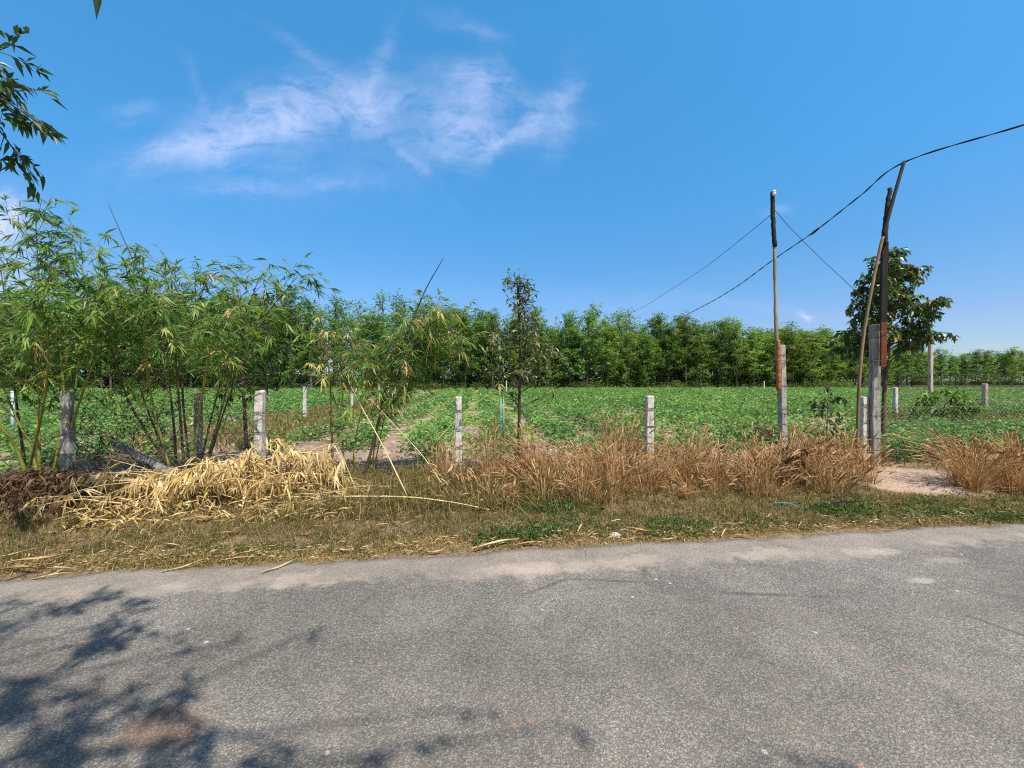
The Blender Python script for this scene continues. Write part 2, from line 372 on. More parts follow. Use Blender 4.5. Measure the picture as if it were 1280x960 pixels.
def gz(p): return float(ground_z(np.array(p[0]), np.array(p[1])))

# ------------------------------------------------------------------ rubber plantation and undergrowth
def crown_tree(h, nb, nleaf, ls, seed, base=.22, spread=.2, wh=3):
    """upright feathery crown of leaf whorls on ascending limbs; returns trunk mesh, crown mesh"""
    global R; keep = R; R = np.random.RandomState(seed)
    wood, crown = MB(), MB()
    lean = R.normal(0, .02, 2)
    tp = spline([[0, 0, -.1], [lean[0] * h * .5 + R.normal(0, .1), lean[1] * h * .5, h * .45], [lean[0] * h, lean[1] * h, h * .97]], 9)
    wood.tube(tp, np.linspace(.011 * h, .0022 * h, 9), 6)
    for i in range(nb):
        f = base + (1 - base) * ((i + R.uniform(0, 1)) / nb) ** .85
        p = tp[0] + (tp[-1] - tp[0]) * f
        k = f * 8; j = min(int(k), 7); p = tp[j] + (tp[j + 1] - tp[j]) * (k - j)
        prof = math.sin(math.pi * min(1, (f - base) / (1 - base) * .8 + .2)) ** .8
        L = h * spread * (.45 + .75 * prof) * R.uniform(.65, 1.3)
        d = rdir(1, 18 + 40 * f, 48 + 30 * f)[0]
        br = shoot(p, d, L, 6, -.25, .1)
        wood.tube(br, np.linspace(.0028 * h, .0008 * h, 6), 4)
        for w in range(wh + 2):
            q = br[1 + (w * 4) // (wh + 1)] if w <= wh else br[-1]
            q = q + R.normal(0, .03 * h * .5, 3) if w <= wh else q
            st = shoot(q, nrm(d * .6 + rdir(1, 10, 80)[0]), h * .045 * R.uniform(.6, 1.5), 3, 0, .2)
            for c, kf in ((st[1], .6), (st[2], 1.)):
                n = max(3, int(nleaf * kf * R.uniform(.7, 1.25) * (1.15 - .6 * max(0, f - .6) / .4)))
                D = rdir(n, -40, 45)
                P = c + D * ls * R.uniform(.15, .5, (n, 1)) + R.normal(0, ls * .35, (n, 3))
                crown.leaves(P, D, R.uniform(.7, 1.25, n) * ls, R.uniform(.38, .55, n) * ls, np.clip(R.normal(.5, .22) + R.normal(0, .12, n), 0, 1), .35)
    R = keep
    return wood.mesh('trunk', M['bark_pale'], True), crown.mesh('crown', M['rubber_leaf'])

def place(root_name, loc, rz, sc, meshes, names, label, cat, group):
    r = empty(root_name, loc, label, cat, group); r.rotation_euler = (0, 0, rz); r.scale = sc
    for me, nm in zip(meshes, names):
        o = bpy.data.objects.new(nm, me); COL.objects.link(o); o.parent = r
    return r

VAR = [crown_tree(15.0, 36, 13, .37, 40 + i, .1 + .05 * (i % 3), .2 + .025 * (i % 2)) for i in range(6)]
VSP = [crown_tree(15.5, 15, 7, .42, 60 + i, .3, .15) for i in range(2)]
R = np.random.RandomState(11)
def front_y(x): return 71 + .17 * x + (0.0009 * x * x if x < 0 else 0)
cnt = 0
for row in range(5):
    x = -112 + row * 1.4
    while x < 62 + row * 10:
        y = front_y(x) + row * 3.2 + R.uniform(-.9, .9)
        xx = x + R.uniform(-.7, .7)
        if abs(xx / y) < 1.36:
            v = VSP[R.randint(2)] if R.rand() < .07 or (xx / y < -.22 and xx / y > -.5 and R.rand() < .75) else VAR[R.randint(6)]
            s = R.uniform(.74, 1.17) * (1.03 if row else .97)
            place('rubber_tree', (xx, y, 0), R.uniform(0, 6.28), (s * R.uniform(1.0, 1.3), s * 1.15, s * R.uniform(.9, 1.07) * (.81 + .1 * float(smoothstep(xx, 2, -22)) - .09 * float(smoothstep(xx, 30, 60)))), v, ('trunk', 'crown'),
                  'slender tall rubber tree in the plantation beyond the green crop field', 'tree', 'rubber trees behind the field'); cnt += 1
        x += R.uniform(2.9, 4.3)
for row in range(2):
    x = 98
    while x < 232:
        y = 150 + row * 6 + .1 * (x - 98) + R.uniform(-1.5, 1.5)
        s = R.uniform(.85, 1.1)
        if x / y < 1.36:
            place('rubber_tree', (x, y, 0), R.uniform(0, 6.28), (s * 1.5, s * 1.4, s * .8), VAR[R.randint(5)], ('trunk', 'crown'),
                  'distant bluish green tree in the far right wood beyond the field', 'tree', 'trees of the far right wood'); cnt += 1
        x += R.uniform(4.2, 6.5)
# a darker nearer tree closing the wood at the right border
place('dark_tree', (97.5, 78, 0), .3, (.62, .62, .5), VAR[2], ('trunk', 'crown'), 'low dark tree at the right end of the distant wood', 'tree', None)
print('rubber trees', cnt)

def shrub_mesh(seed, n=420, h=1.6, w=1.3, ls=.22, m='shrub_leaf'):
    global R; keep = R; R = np.random.RandomState(seed)
    wood, fo = MB(), MB()
    for i in range(11):
        br = shoot([0, 0, 0], rdir(1, 25, 85)[0], h * R.uniform(.6, 1.1), 6, .35, .15); wood.tube(br, np.linspace(.018, .004, 6), 4)
        k = n // 11; t = R.uniform(.3, 1, k); j = (t * 4.99).astype(int); P = br[j] + R.normal(0, .16 * w, (k, 3)); P[:, 2] = np.maximum(P[:, 2], .05)
        fo.leaves(P, rdir(k, -30, 60), R.uniform(.7, 1.3, k) * ls, R.uniform(.35, .5, k) * ls, np.clip(R.normal(.5, .25, k), 0, 1))
    R = keep
    return wood.mesh('stem', M['bark_brown']), fo.mesh('foliage', M[m])
SH = [shrub_mesh(80 + i) for i in range(3)]; SHD = [shrub_mesh(90 + i, 520, 1.6, 1.3, .2, 'rubber_leaf') for i in range(2)]
x = -84
while x < 66:
    y = front_y(x) - R.uniform(1.2, 3.0); s = R.uniform(.6, 1.5)
    if abs(x / y) < 1.3:
        place('shrub', (x, y, -.05), R.uniform(0, 6), (s * 1.3, s, s * R.uniform(.7, 1.1)), SH[R.randint(3)], ('stem', 'foliage'),
              'low bush at the foot of the rubber plantation', 'bush', 'bushes along the foot of the plantation')
    x += R.uniform(1.6, 5)
for row in range(5):
    x = -104
    while x < 72:
        y = front_y(x) + 1.8 + row * 5 + R.uniform(-1, 1); s = R.uniform(1.7, 3.0) * (.75 if row == 0 else 1.45 if row == 4 else 1)
        if abs(x / y) < 1.33:
            place('shrub', (x, y, -.1), R.uniform(0, 6), (s * 1.35, s, s * R.uniform(.8, 1.1)), SHD[R.randint(2)], ('stem', 'foliage'),
                  'tall dark undergrowth bush between the rubber tree trunks', 'bush', 'undergrowth bushes among the rubber trunks')
        x += R.uniform(2.6, 4.4)
x = 94
while x < 215:
    y = 146 + .1 * (x - 98); s = R.uniform(2.2, 3.6)
    if x / y < 1.34:
        place('shrub', (x, y, -.1), R.uniform(0, 6), (s * 1.6, s, s), SH[R.randint(3)], ('stem', 'foliage'), 'brownish bush along the foot of the far right wood', 'bush', 'bushes at the foot of the far right wood')
    x += R.uniform(4, 7)
for px in (745, 848):                                # pale feathery palm-like tufts at the wood's foot
    y = front_y(.3 * 71) - 3; c = at(px, 487, y); rt = empty('palm_seedling', (c[0], c[1], 0), 'yellowish fan of young palm fronds %s' % ('right of centre under the dark wood edge' if px > 800 else 'left of the other, nearer the thin dark sapling'), 'palm')
    fo = MB()
    for d in rdir(13, 25, 75):
        st = shoot([c[0], c[1], 0], d, R.uniform(1.6, 2.4), 7, 1.1, .04)
        fo.tube(st, np.linspace(.03, .01, 7), 4, .7)
        for j in range(1, 7):
            dd = nrm(st[j] - st[j - 1]); sd = nrm(np.cross(dd, [0, 0, 1.]))
            P = np.repeat(st[j:j + 1], 4, 0); fo.leaves(P, nrm(np.stack([sd + dd, -sd + dd, sd * 1.2 + dd * .4, -sd * 1.2 + dd * .4])), .45, .09, R.uniform(.8, 1., 4), .3)
    part(fo, 'frond', M['shrub_leaf'], rt)
# far low sheds glimpsed under the bamboo
def shed(px, Y, w, hgt, roofm, label):
    c = at(px, CY, Y); r = empty('shed', (c[0], c[1], 0), label, 'shed')
    wl = MB(); wl.box((c[0] - w / 2, Y, 0), (c[0] + w / 2, Y + 3, hgt)); part(wl, 'wall', M['plaster'], r)
    rf = MB()
    V = np.array([[c[0] - w / 2 - .3, Y - .4, hgt + .02], [c[0] + w / 2 + .3, Y - .4, hgt + .02], [c[0] + w / 2 + .3, Y + 3.3, hgt + .8], [c[0] - w / 2 - .3, Y + 3.3, hgt + .8]])
    rf.quads(np.stack([V, V + [0, 0, .08]]), .5)
    for i in range(4):
        a, b = V[i], V[(i + 1) % 4]; rf.quads(np.array([[a, b, b + [0, 0, .08], a + [0, 0, .08]]]), .5)
    part(rf, 'roof', roofm, r); return r
shed(382, 67, 1.5, .9, M['tin'], 'small low shed with a blue tin roof far across the field')

# ------------------------------------------------------------------ crop
def crop():
    R2 = np.random.RandomState(21)
    P, near = [], []
    rowdx = -.084
    for o_ in np.arange(3.95 - 1.7 * 90, 150, 1.7):
        for ln in (-.24, .0, .25):
            y = 7.0; ys = []
            while y < 71:
                ys.append(y); y += R2.uniform(.36, .6) * (1 if y < 30 else 1.3)
            ys = np.array(ys); xs = o_ + ln + rowdx * ys + R2.normal(0, .08, len(ys)); P.append(np.stack([xs, ys], -1))
        k = 40 if o_ > 6 or o_ < -9 else 6
        fy = R2.uniform(8, 71, k); P.append(np.stack([o_ + .85 + rowdx * fy + R2.uniform(-.25, .25, k), fy], -1))
    P = np.concatenate(P)
    u, v = xy2uv(P[:, 0], P[:, 1]); ofs = P[:, 0] - rowdx * P[:, 1]
    keep = inframe(P[:, 0], P[:, 1], 1.4) & (P[:, 1] < np.vectorize(front_y)(P[:, 0]) - 2.5)
    start = 4.0 + .35 * wob(u) + np.where((ofs < -1.2) & (ofs > -5.5), 1.1, 0) + np.where(ofs < -5.5, .3, 0)
    keep &= v > start
    bare = ((np.abs(ofs + 3.7) < .55) & (R2.rand(len(P)) < .85)) | ((np.abs(ofs + 2.0) < .5) & (R2.rand(len(P)) < .5)) | ((ofs < -2) & (ofs > -5.5) & (R2.rand(len(P)) < .25))
    patchy = (np.sin(P[:, 0] * .6 + np.sin(P[:, 1] * .45) * 2) * np.sin(P[:, 1] * .5 + np.sin(P[:, 0] * .3) * 2) > .72) & (R2.rand(len(P)) < .6)
    keep &= ~bare & ~patchy
    # strip of rough grass inside the right fence, and the corner headland at the left
    keep &= ~((P[:, 0] > .74 * P[:, 1]) & (P[:, 1] > 11.6 + R2.normal(0, .3, len(P))) & (P[:, 1] < 16.6))
    keep &= ~((P[:, 0] < -4.6 - .09 * P[:, 1]) & (P[:, 0] > -8.8 - .1 * P[:, 1]) & (P[:, 1] > 9) & (R2.rand(len(P)) < .85))
    P = P[keep]
    q = R2.uniform(7.9, 12.2, 420); fx = R2.uniform(.86, 1.36, 420) * q; P = np.concatenate([P, np.stack([fx, q], -1)])
    print('crop plants', len(P))
    mb = MB()
    dist = P[:, 1]
    for a, b, nl, ls in ((0, 13, 62, .105), (13, 22, 40, .125), (22, 38, 22, .17), (38, 90, 15, .21)):
        Q = P[(dist >= a) & (dist < b)]; n = len(Q)
        if not n: continue
        sz = np.repeat(R2.uniform(.55, 1.35, n), nl); hue = np.repeat(np.clip(R2.normal(.46, .18, n) + .12 * np.sin(Q[:, 0] * .7) * np.sin(Q[:, 1] * .35), 0, 1), nl)
        C = np.repeat(Q, nl, 0)
        az = R2.uniform(0, 6.283, n * nl); rr = R2.uniform(0, 1, n * nl) ** .6 * .27 * sz; hh = R2.uniform(.05, .44, n * nl) * sz * (1.1 - (rr / .4) ** 2 * .8)
        pos = np.stack([C[:, 0] + np.cos(az) * rr, C[:, 1] + np.sin(az) * rr, ground_z(C[:, 0], C[:, 1]) + hh], -1)
        el = np.radians(R2.uniform(-15, 50, n * nl)); a2 = az + R2.normal(0, .8, n * nl)
        D = np.stack([np.cos(a2) * np.cos(el), np.sin(a2) * np.cos(el), np.sin(el)], -1)
        L = R2.uniform(.7, 1.3, n * nl) * ls
        mb.leaves(pos, D, L, L * R2.uniform(.45, .65, n * nl), np.clip(hue + R2.normal(0, .15, n * nl), 0, .99), .3)
    n = 30000; Y = R2.uniform(8.5, 50, n); ofs = R2.uniform(-3.2, 16, n); x = ofs - .084 * Y; pk = np.abs((ofs - 3.1 + 1.7 * 60 + .85) % 1.7 - .85) < R2.uniform(.15, .42, n); pk &= ~(np.abs(ofs + 3.7) < .5); pk &= np.sin(Y * .9 + ofs * 2) > -.5; x, Y = x[pk], Y[pk]
    for q in range(5):
        az = R2.uniform(0, 6.283, len(x)); D = np.stack([np.cos(az), np.sin(az), R2.uniform(.1, 1.0, len(x))], -1)
        mb.leaves(np.stack([x + R2.normal(0, .08, len(x)), Y + R2.normal(0, .1, len(x)), np.full(len(x), .02)], -1), D, R2.uniform(.1, .2, len(x)) * (1 + Y / 40), .03 * (1 + Y / 25), R2.uniform(.78, .97, len(x)), .3)
    tag(mb.build('crop_plants', M['crop_leaf']), 'low green leafy crop planted in rows across the field', 'crop', kind='stuff')
    # clods of dry soil in the bare headland
    cl = MB(); n = 900
    u = R2.uniform(-7, 14, n); v = R2.uniform(3.2, 8, n); x, y = uv2xy(u, v)
    k = (inframe(x, y) & ((x - rowdx * y < .6) | (R2.rand(n) < .3))); x, y = x[k], y[k]
    for i in range(len(x)):
        r = R2.uniform(.02, .075) * (1.6 if R2.rand() < .1 else 1)
        rings = [np.array([[math.cos(a) * f, math.sin(a) * f, z] for a in np.arange(6) / 6 * 6.283]) for f, z in ((.05, -.3), (.9, 0), (.75, .5), (.04, .75))]
        V = np.stack(rings) * r * R2.uniform(.75, 1.25, (4, 6, 1)) + [x[i], y[i], ground_z(x[i], y[i])]; cl.grid(V, .5, True)
    tag(cl.build('soil_clods', M['clod']), 'pale dry clods of tilled soil at the edge of the crop', 'soil', kind='stuff')
crop()

# ------------------------------------------------------------------ grasses
def grass_blades(mb, x, y, n_per, h0, h1, w, lean, tlo, thi, rad=.05, rs=None, seg=2):
    rs = rs or R; n = len(x) * n_per
    X = np.repeat(x, n_per) + rs.normal(0, rad, n); Y = np.repeat(y, n_per) + rs.normal(0, rad, n); Z = ground_z(X, Y)
    h = rs.uniform(h0, h1, n); az = rs.uniform(0, 6.283, n); ln = np.abs(rs.normal(0, lean, n)) * h
    side = np.stack([-np.sin(az + rs.normal(0, .7, n)), np.cos(az), np.zeros(n)], -1); side = nrm(side)
    b = np.stack([X, Y, Z - .01], -1); dx = np.stack([np.cos(az), np.sin(az), np.zeros(n)], -1)
    m = b + dx * (ln * .35)[:, None] + np.array([0, 0, 1.]) * (h * .6)[:, None]; tp = b + dx * ln[:, None] + np.array([0, 0, 1.]) * (h * np.clip(1 - (ln / h) ** 2 * .35, .4, 1))[:, None]
    W = w * rs.uniform(.6, 1.4, n)[:, None]; t = rs.uniform(tlo, thi, n)
    mb.quads(np.stack([b - side * W * .5, b + side * W * .5, m + side * W * .4, m - side * W * .4], 1), t)
    mb.quads(np.stack([m - side * W * .4, m + side * W * .4, tp + side * W * .06, tp - side * W * .06], 1), t)

def verge():
    rs = np.random.RandomState(33); mb = MB()
    n = 9500; u = rs.uniform(-7.5, 9.5, n); v = rs.uniform(0.0, 1.5, n) ** 1.0
    edge = .17 + .13 * wob(u, 2) - np.where(rs.rand(n) < .06, .25, 0) - .05 * smoothstep(u, 0, 5) - .12 * smoothstep(u, -1, -4)
    thin = np.sin(u * 3.1 + np.sin(v * 6)) * np.sin(v * 7 + u)
    k = (v > edge + rs.normal(0, .035, n)) & (((u - 6.5) / 1.15) ** 2 + ((v - 1.75) / .95) ** 2 > 1) & (rs.rand(n) < .75 + .35 * thin); u, v = u[k], v[k]
    x, y = uv2xy(u, v); k = inframe(x, y); x, y, u, v = x[k], y[k], u[k], v[k]
    gr = .5 + .5 * np.sin(u * 1.3 + np.sin(v * 3 + u)) ; grn = rs.rand(len(u)) < .22 + .3 * smoothstep(u, 1.0, 4) * gr + .2 * gr
    dry = ~grn
    grass_blades(mb, x[dry], y[dry], 12, .025, .1, .005, 1.5, 0, .74, .04, rs)
    grass_blades(mb, x[grn], y[grn], 13, .03, .12, .005, 1.2, .1, 1.0, .04, rs)
    n = 5200; u = rs.uniform(-7.5, 9.5, n); v = .16 + .1 * wob(u, 2) + np.abs(rs.normal(0, .1, n)); x, y = uv2xy(u, v); k = inframe(x, y) & (rs.rand(n) < np.interp(u, [-7, -1, 3, 9], [1, 1, .8, .6]))
    grass_blades(mb, x[k], y[k], 5, .015, .05, .006, 2.4, .62, .72, .05, rs)
    tag(mb.build('verge_grass', M['verge_grass']), 'short dry olive and straw grass along the road verge', 'grass', kind='stuff')
    # rough grass strip further in
    mb = MB(); n = 3000; u = rs.uniform(-12, 16, n); v = rs.uniform(1.4, 4.6, n); x, y = uv2xy(u, v)
    k = inframe(x, y) & (((u - 6.5) / 1.25) ** 2 + ((v - 1.75) / .75) ** 2 > 1.05) & (rs.rand(n) < 1.15 - .2 * v); x, y = x[k], y[k]
    grass_blades(mb, x, y, 12, .06, .24, .007, .9, 0, 1, .07, rs)
    n = 900; u = rs.uniform(-2.6, 1.2, n); v = rs.uniform(1.1, 3.2, n); x, y = uv2xy(u, v); grass_blades(mb, x, y, 12, .08, .36, .006, 1.3, .05, .84, .1, rs)
    n = 5200; px = rs.uniform(1090, 1330, n); Y = rs.uniform(11.5, 16.8, n); x = (px - CX) / F * Y
    grass_blades(mb, x, Y, 9, .1, .3, .02, .6, .05, .8, .12, rs)
    n = 2600; Y = rs.uniform(9, 30, n); x = -4.6 - .09 * Y - rs.uniform(0, 4.2, n)
    k = inframe(x, Y); grass_blades(mb, x[k], Y[k], 9, .08, .3, .018, .6, .2, 1., .12, rs)
    tag(mb.build('rough_grass', M['verge_grass']), 'sparse rough grass under the fence and on the headlands', 'grass', kind='stuff')
verge()

def plume_tuft(blade, plume, x, y, nb, h, rs, spread=.32, green=.05, lean=None, pf=.72, rad=.09):
    z = float(ground_z(np.array(x), np.array(y)))
    for i in range(nb):
        az = rs.uniform(0, 6.283); r0 = rs.uniform(0, rad)
        b = np.array([x + math.cos(az) * r0, y + math.sin(az) * r0, z - .02])
        hh = h * rs.uniform(.55, 1.08); out = abs(rs.normal(0, spread)) * hh + .03
        dx = np.array([math.cos(az), math.sin(az), 0]) * out
        if lean is not None: dx = dx + np.array([lean[0], lean[1], 0]) * hh
        t = np.linspace(0, 1, 6)[:, None]
        pts = b + dx * t ** 1.9 + np.array([0, 0, hh]) * (t - .16 * out / hh * t ** 3)
        side = nrm(np.array([-math.sin(az) + rs.normal(0, .4), math.cos(az) + rs.normal(0, .4), 0]))
        tn = rs.uniform(.15, .9) if rs.rand() > green else 1.0
        blade.ribbon(pts, np.array([.006, .006, .005, .005, .004, .003]) * rs.uniform(.7, 1.3), side, tn)
        if rs.rand() < pf:
            d = nrm(pts[-1] - pts[-2]); L = rs.uniform(.09, .2)
            q = [pts[-1] + d * L * f + np.array([0, 0, -.25 * L * f * f]) + dx * .12 * f * f for f in (0, .2, .5, .8, 1)]
            plume.tube(np.array(q), np.array([.002, .0085, .0095, .006, .001]) * rs.uniform(.5, 1.2), 4, np.clip(rs.normal(.58, .2), .05, .95))
    k = nb // 2                                        # leafy skirt
    az = rs.uniform(0, 6.283, k); D = np.stack([np.cos(az), np.sin(az), rs.uniform(.5, 2.2, k)], -1)
    P = np.stack([x + np.cos(az) * .05, y + np.sin(az) * .05, np.full(k, z)], -1)
    blade.leaves(P, D, rs.uniform(.25, .6, k) * h / .7, .008, np.where(rs.rand(k) < green * 2, 1., rs.uniform(0, .9, k)), .25)

def dry_grass():
    rs = np.random.RandomState(44); bl, pl = MB(), MB()
    n = 0
    def hmap(px):                                    # height and density along the picture's width
        return np.interp(px, [480, 540, 600, 700, 775, 830, 900, 960, 1040, 1100, 1140], [.35, .42, .5, .6, .86, .72, .66, .72, .68, .62, .45])
    def dmap(px):
        return np.interp(px, [480, 520, 570, 620, 760, 1040, 1085, 1105, 1120], [0, .25, .4, .8, 1, 1, .8, .3, 0])
    tries = 0
    while n < 255 and tries < 6000:
        tries += 1
        u = rs.uniform(-2.5, 7.3); v = rs.uniform(1.15, 3.1); x, y = [float(q) for q in uv2xy(u, v)]
        px = CX + F * x / y
        if rs.rand() > dmap(px): continue
        if v > 2.3 and rs.rand() < .6: continue
        if math.sin(u * 3.7 + 1.1) * math.sin(v * 5 + u * 1.3) > .45: continue
        h = hmap(px) * (1 + .2 * math.sin(u * 2.6 + 1.3 * math.sin(v * 2 + u))) * rs.uniform(.65, 1.15) * (.78 if v < 1.45 else 1)
        plume_tuft(bl, pl, x, y, int(rs.uniform(14, 40)), h * rs.uniform(.5, .98), rs, rs.uniform(.2, .42), (.1 if px > 700 else .22), (rs.normal(0, .16), rs.normal(0, .1)), .62 if px > 930 else .4, rs.uniform(.05, .22)); n += 1
    # a few lone taller tufts
    for px, Y, h in [(770, 6.0, 1.0), (784, 6.2, .95), (790, 5.9, .85), (762, 6.3, .9), (620, 6.1, .95), (545, 6.1, .6), (872, 6.2, .8), (1000, 6.3, .8), (608, 5.9, .8), (660, 6.1, .8), (560, 6.0, .55), (1060, 6.6, .7), (940, 6.4, .78)]:
        plume_tuft(bl, pl, at(px, 0, Y)[0], Y, 50, h, rs, .16, .02)
    tag(bl.build('dry_grass', M['dry_grass']), 'tall rusty brown dry grass along the fence', 'grass', kind='stuff')
    tag(pl.build('dry_grass_plumes', M['dry_grass']), 'fluffy tan seed heads of the dry grass along the fence', 'grass', kind='stuff')
    # the big separate clump at the right border
    bl, pl = MB(), MB()
    for i in range(17):
        px = rs.uniform(1192, 1300); Y = rs.uniform(5.55, 6.3)
        plume_tuft(bl, pl, at(px, 0, Y)[0], Y, 46, rs.uniform(.55, .78), rs, .42, .05, (-.12 if px < 1220 else .02, 0))
    c = at(1240, 0, 5.9); r = empty('grass_clump', (c[0], c[1], 0), 'large round clump of brown plumed grass right of the sandy bare patch', 'grass clump')
    part(bl, 'blades', M['dry_grass'], r); tag(part(pl, 'seed_heads', M['dry_grass'], r), kind='stuff'); tag([o for o in r.children if o.name.startswith('blades')][0], kind='stuff')
dry_grass()

def weeds():
    rs = np.random.RandomState(55); mb = MB()
    spots = [(650, 672, .45, .1, 90, 1.), (840, 660, .5, .2, 120, .8), (1060, 640, .6, .16, 90, 1.1), (1190, 640, 1.0, .2, 70, 1.0), (690, 640, .5, .15, 60, 1.2), (725, 660, .5, .12, 50, .8), (940, 655, .9, .14, 80, .7), (560, 625, .6, .2, 50, .8), (330, 690, .9, .1, 50, .6), (1260, 650, .6, .15, 40, .9)]
    for px, py, ru, rv, n, s in spots:
        Y = CH * F / (py - CY); x0 = (px - CX) / F * Y; u0, v0 = xy2uv(x0, Y)
        u = u0 + rs.normal(0, ru * .55, n); v = np.maximum(v0 + rs.normal(0, rv * .8, n), .13); x, y = uv2xy(u, v)
        for i in range(n):
            k = rs.randint(8, 18); h = rs.uniform(.04, .13) * s; az = rs.uniform(0, 6.283, k); el = np.radians(rs.uniform(5, 75, k))
            D = np.stack([np.cos(az) * np.cos(el), np.sin(az) * np.cos(el), np.sin(el)], -1)
            P = np.array([x[i], y[i], float(ground_z(x[i], y[i]))]) + D * rs.uniform(0, h, (k, 1)) + [0, 0, .01]
            mb.leaves(P, D, rs.uniform(.03, .07, k) * s, rs.uniform(.012, .026, k) * s, np.clip(rs.normal(.5, .25, k), 0, 1), .3)
    tag(mb.build('weeds', M['weed']), 'small leafy green weeds scattered in the verge', 'weeds', kind='stuff')
    # loose straw and leaf crumbs
    mb = MB(); n = 6500; u = rs.uniform(-7.5, 9, n); v = np.where(rs.rand(n) < .6, np.abs(rs.normal(.24, .1, n)), rs.uniform(.05, 2.2, n)); x, y = uv2xy(u, v)
    k = inframe(x, y) & (rs.rand(n) < np.interp(u, [-7, -2, 1, 9], [1, .9, .7, .5])); x, y = x[k], y[k]; n = len(x)
    az = rs.uniform(0, 6.283, n); D = np.stack([np.cos(az), np.sin(az), rs.uniform(-.05, .3, n)], -1)
    L = rs.uniform(.02, .1, n); mb.leaves(np.stack([x, y, np.maximum(ground_z(x, y), .012) + rs.uniform(.004, .03, n)], -1), D, L, np.minimum(L * .15, .01), rs.uniform(0, 1, n), .05)
    tag(mb.build('leaf_litter', M['litter']), 'crumbs of straw and dead leaves littering the verge', 'leaf litter', kind='stuff')
weeds()

# ------------------------------------------------------------------ bamboo
def fan(mb, p, d, n, ls, rs, tint, droop=.3, wide=.112):
    az = np.linspace(-1, 1, n) * rs.uniform(.5, .95) + rs.normal(0, .12, n)
    d = nrm(d); sd = nrm(np.cross(d, [0, 0, 1.]) + rs.normal(0, .35, 3)); D = d[None] * np.cos(az)[:, None] + sd[None] * np.sin(az)[:, None] + np.array([0, 0, -.22])
    P = p[None] - d[None] * rs.uniform(0, .06, (n, 1))
    L = ls * rs.uniform(.6, 1.2, n); mb.leaves(P, D, L, L * wide * rs.uniform(.8, 1.25, n), np.clip(tint + rs.normal(0, .12, n), 0, 1), droop, mid=.38)

def bamboo_spray(leaf, twig, dry, p, d, L, rs, ls, density=1.0, dryp=.03, sag=.22):
    st = shoot(p, d, L, 7, sag, .08); twig.tube(st, np.linspace(.0055, .0018, 7), 4)
    nt = max(2, int(L * 10 * density))
    for i in range(nt):
        f = .2 + .8 * (i + rs.rand()) / nt; k = f * 6; j = min(int(k), 5); q = st[j] + (st[j + 1] - st[j]) * (k - j)
        dd = nrm(nrm(st[j + 1] - st[j]) + rs.normal(0, .75, 3) + [0, 0, -.05]); tl = rs.uniform(.06, .24)
        t2 = shoot(q, dd, tl, 3, .3, .1); twig.tube(t2, [.002, .0015, .001], 3)
        isdry = rs.rand() < dryp
        tint = np.clip(rs.normal(.52, .2), .05, .9) if not isdry else .6
        fan(dry if isdry else leaf, t2[-1], t2[-1] - t2[0], rs.randint(4, 9), ls, rs, tint, .28 if not isdry else .8)
        if rs.rand() < .5: fan(dry if isdry else leaf, t2[1], dd + rs.normal(0, .4, 3), 3, ls * .85, rs, tint, .4)

def bamboo_clump(base, label, culms, seed, ls=.2, dryp=.03, cat='bamboo', dens=1.0):
    """culms: (points, radius, material, first fraction with branches, sprays, spray length)"""
    global R; keep = R; R = rs = np.random.RandomState(seed)
    root = empty('bamboo_clump', base, label, cat)
    leaf, twig, dry = MB(), MB(), MB()
    for pts, r, mat, f0, ns, sl, *az in culms:
        f1 = az[1] if len(az) > 1 else 1.0; ns = max(3, int(ns * dens))
        n = 30; st = spline(pts, n); rad = np.linspace(r, r * .25, n)
        cm = MB(); L = np.linalg.norm(np.diff(st, axis=0), axis=1).sum()
        m = max(30, int(L * 22)); st2 = spline(pts, m); s = np.linspace(0, L, m); ph = (s / .24) % 1.0
        rr = np.interp(np.linspace(0, 1, m), [0, 1], [r, r * .22]) * (1 + .22 * np.exp(-((ph - .5) / .09) ** 2))
        cm.tube(st2, rr, 7, .5, cap=True); part(cm, 'culm', M[mat], root, True)
        for i in range(ns):
            f = f0 + (f1 - f0) * (i + rs.rand()) / ns; k = f * (m - 1); j = min(int(k), m - 2); p = st2[j]
            if az and az[0]: d = rdir(1, 0, 55, math.radians(az[0][0]), math.radians(az[0][1]))[0]
            else: d = rdir(1, -5, 60)[0]
            d = nrm(d + .5 * nrm(st2[j + 1] - st2[j]))
            bamboo_spray(leaf, twig, dry, p, d, sl * rs.uniform(.55, 1.25) * (1.1 - .45 * f), rs, ls, 1.0, dryp)
    part(twig, 'twigs', M['twig'], root)
    if leaf.v: part(leaf, 'foliage', M['bamboo_leaf'], root)
    if dry.v: part(dry, 'dry_leaves', M['dry_leaf'], root)
    R = keep; return root

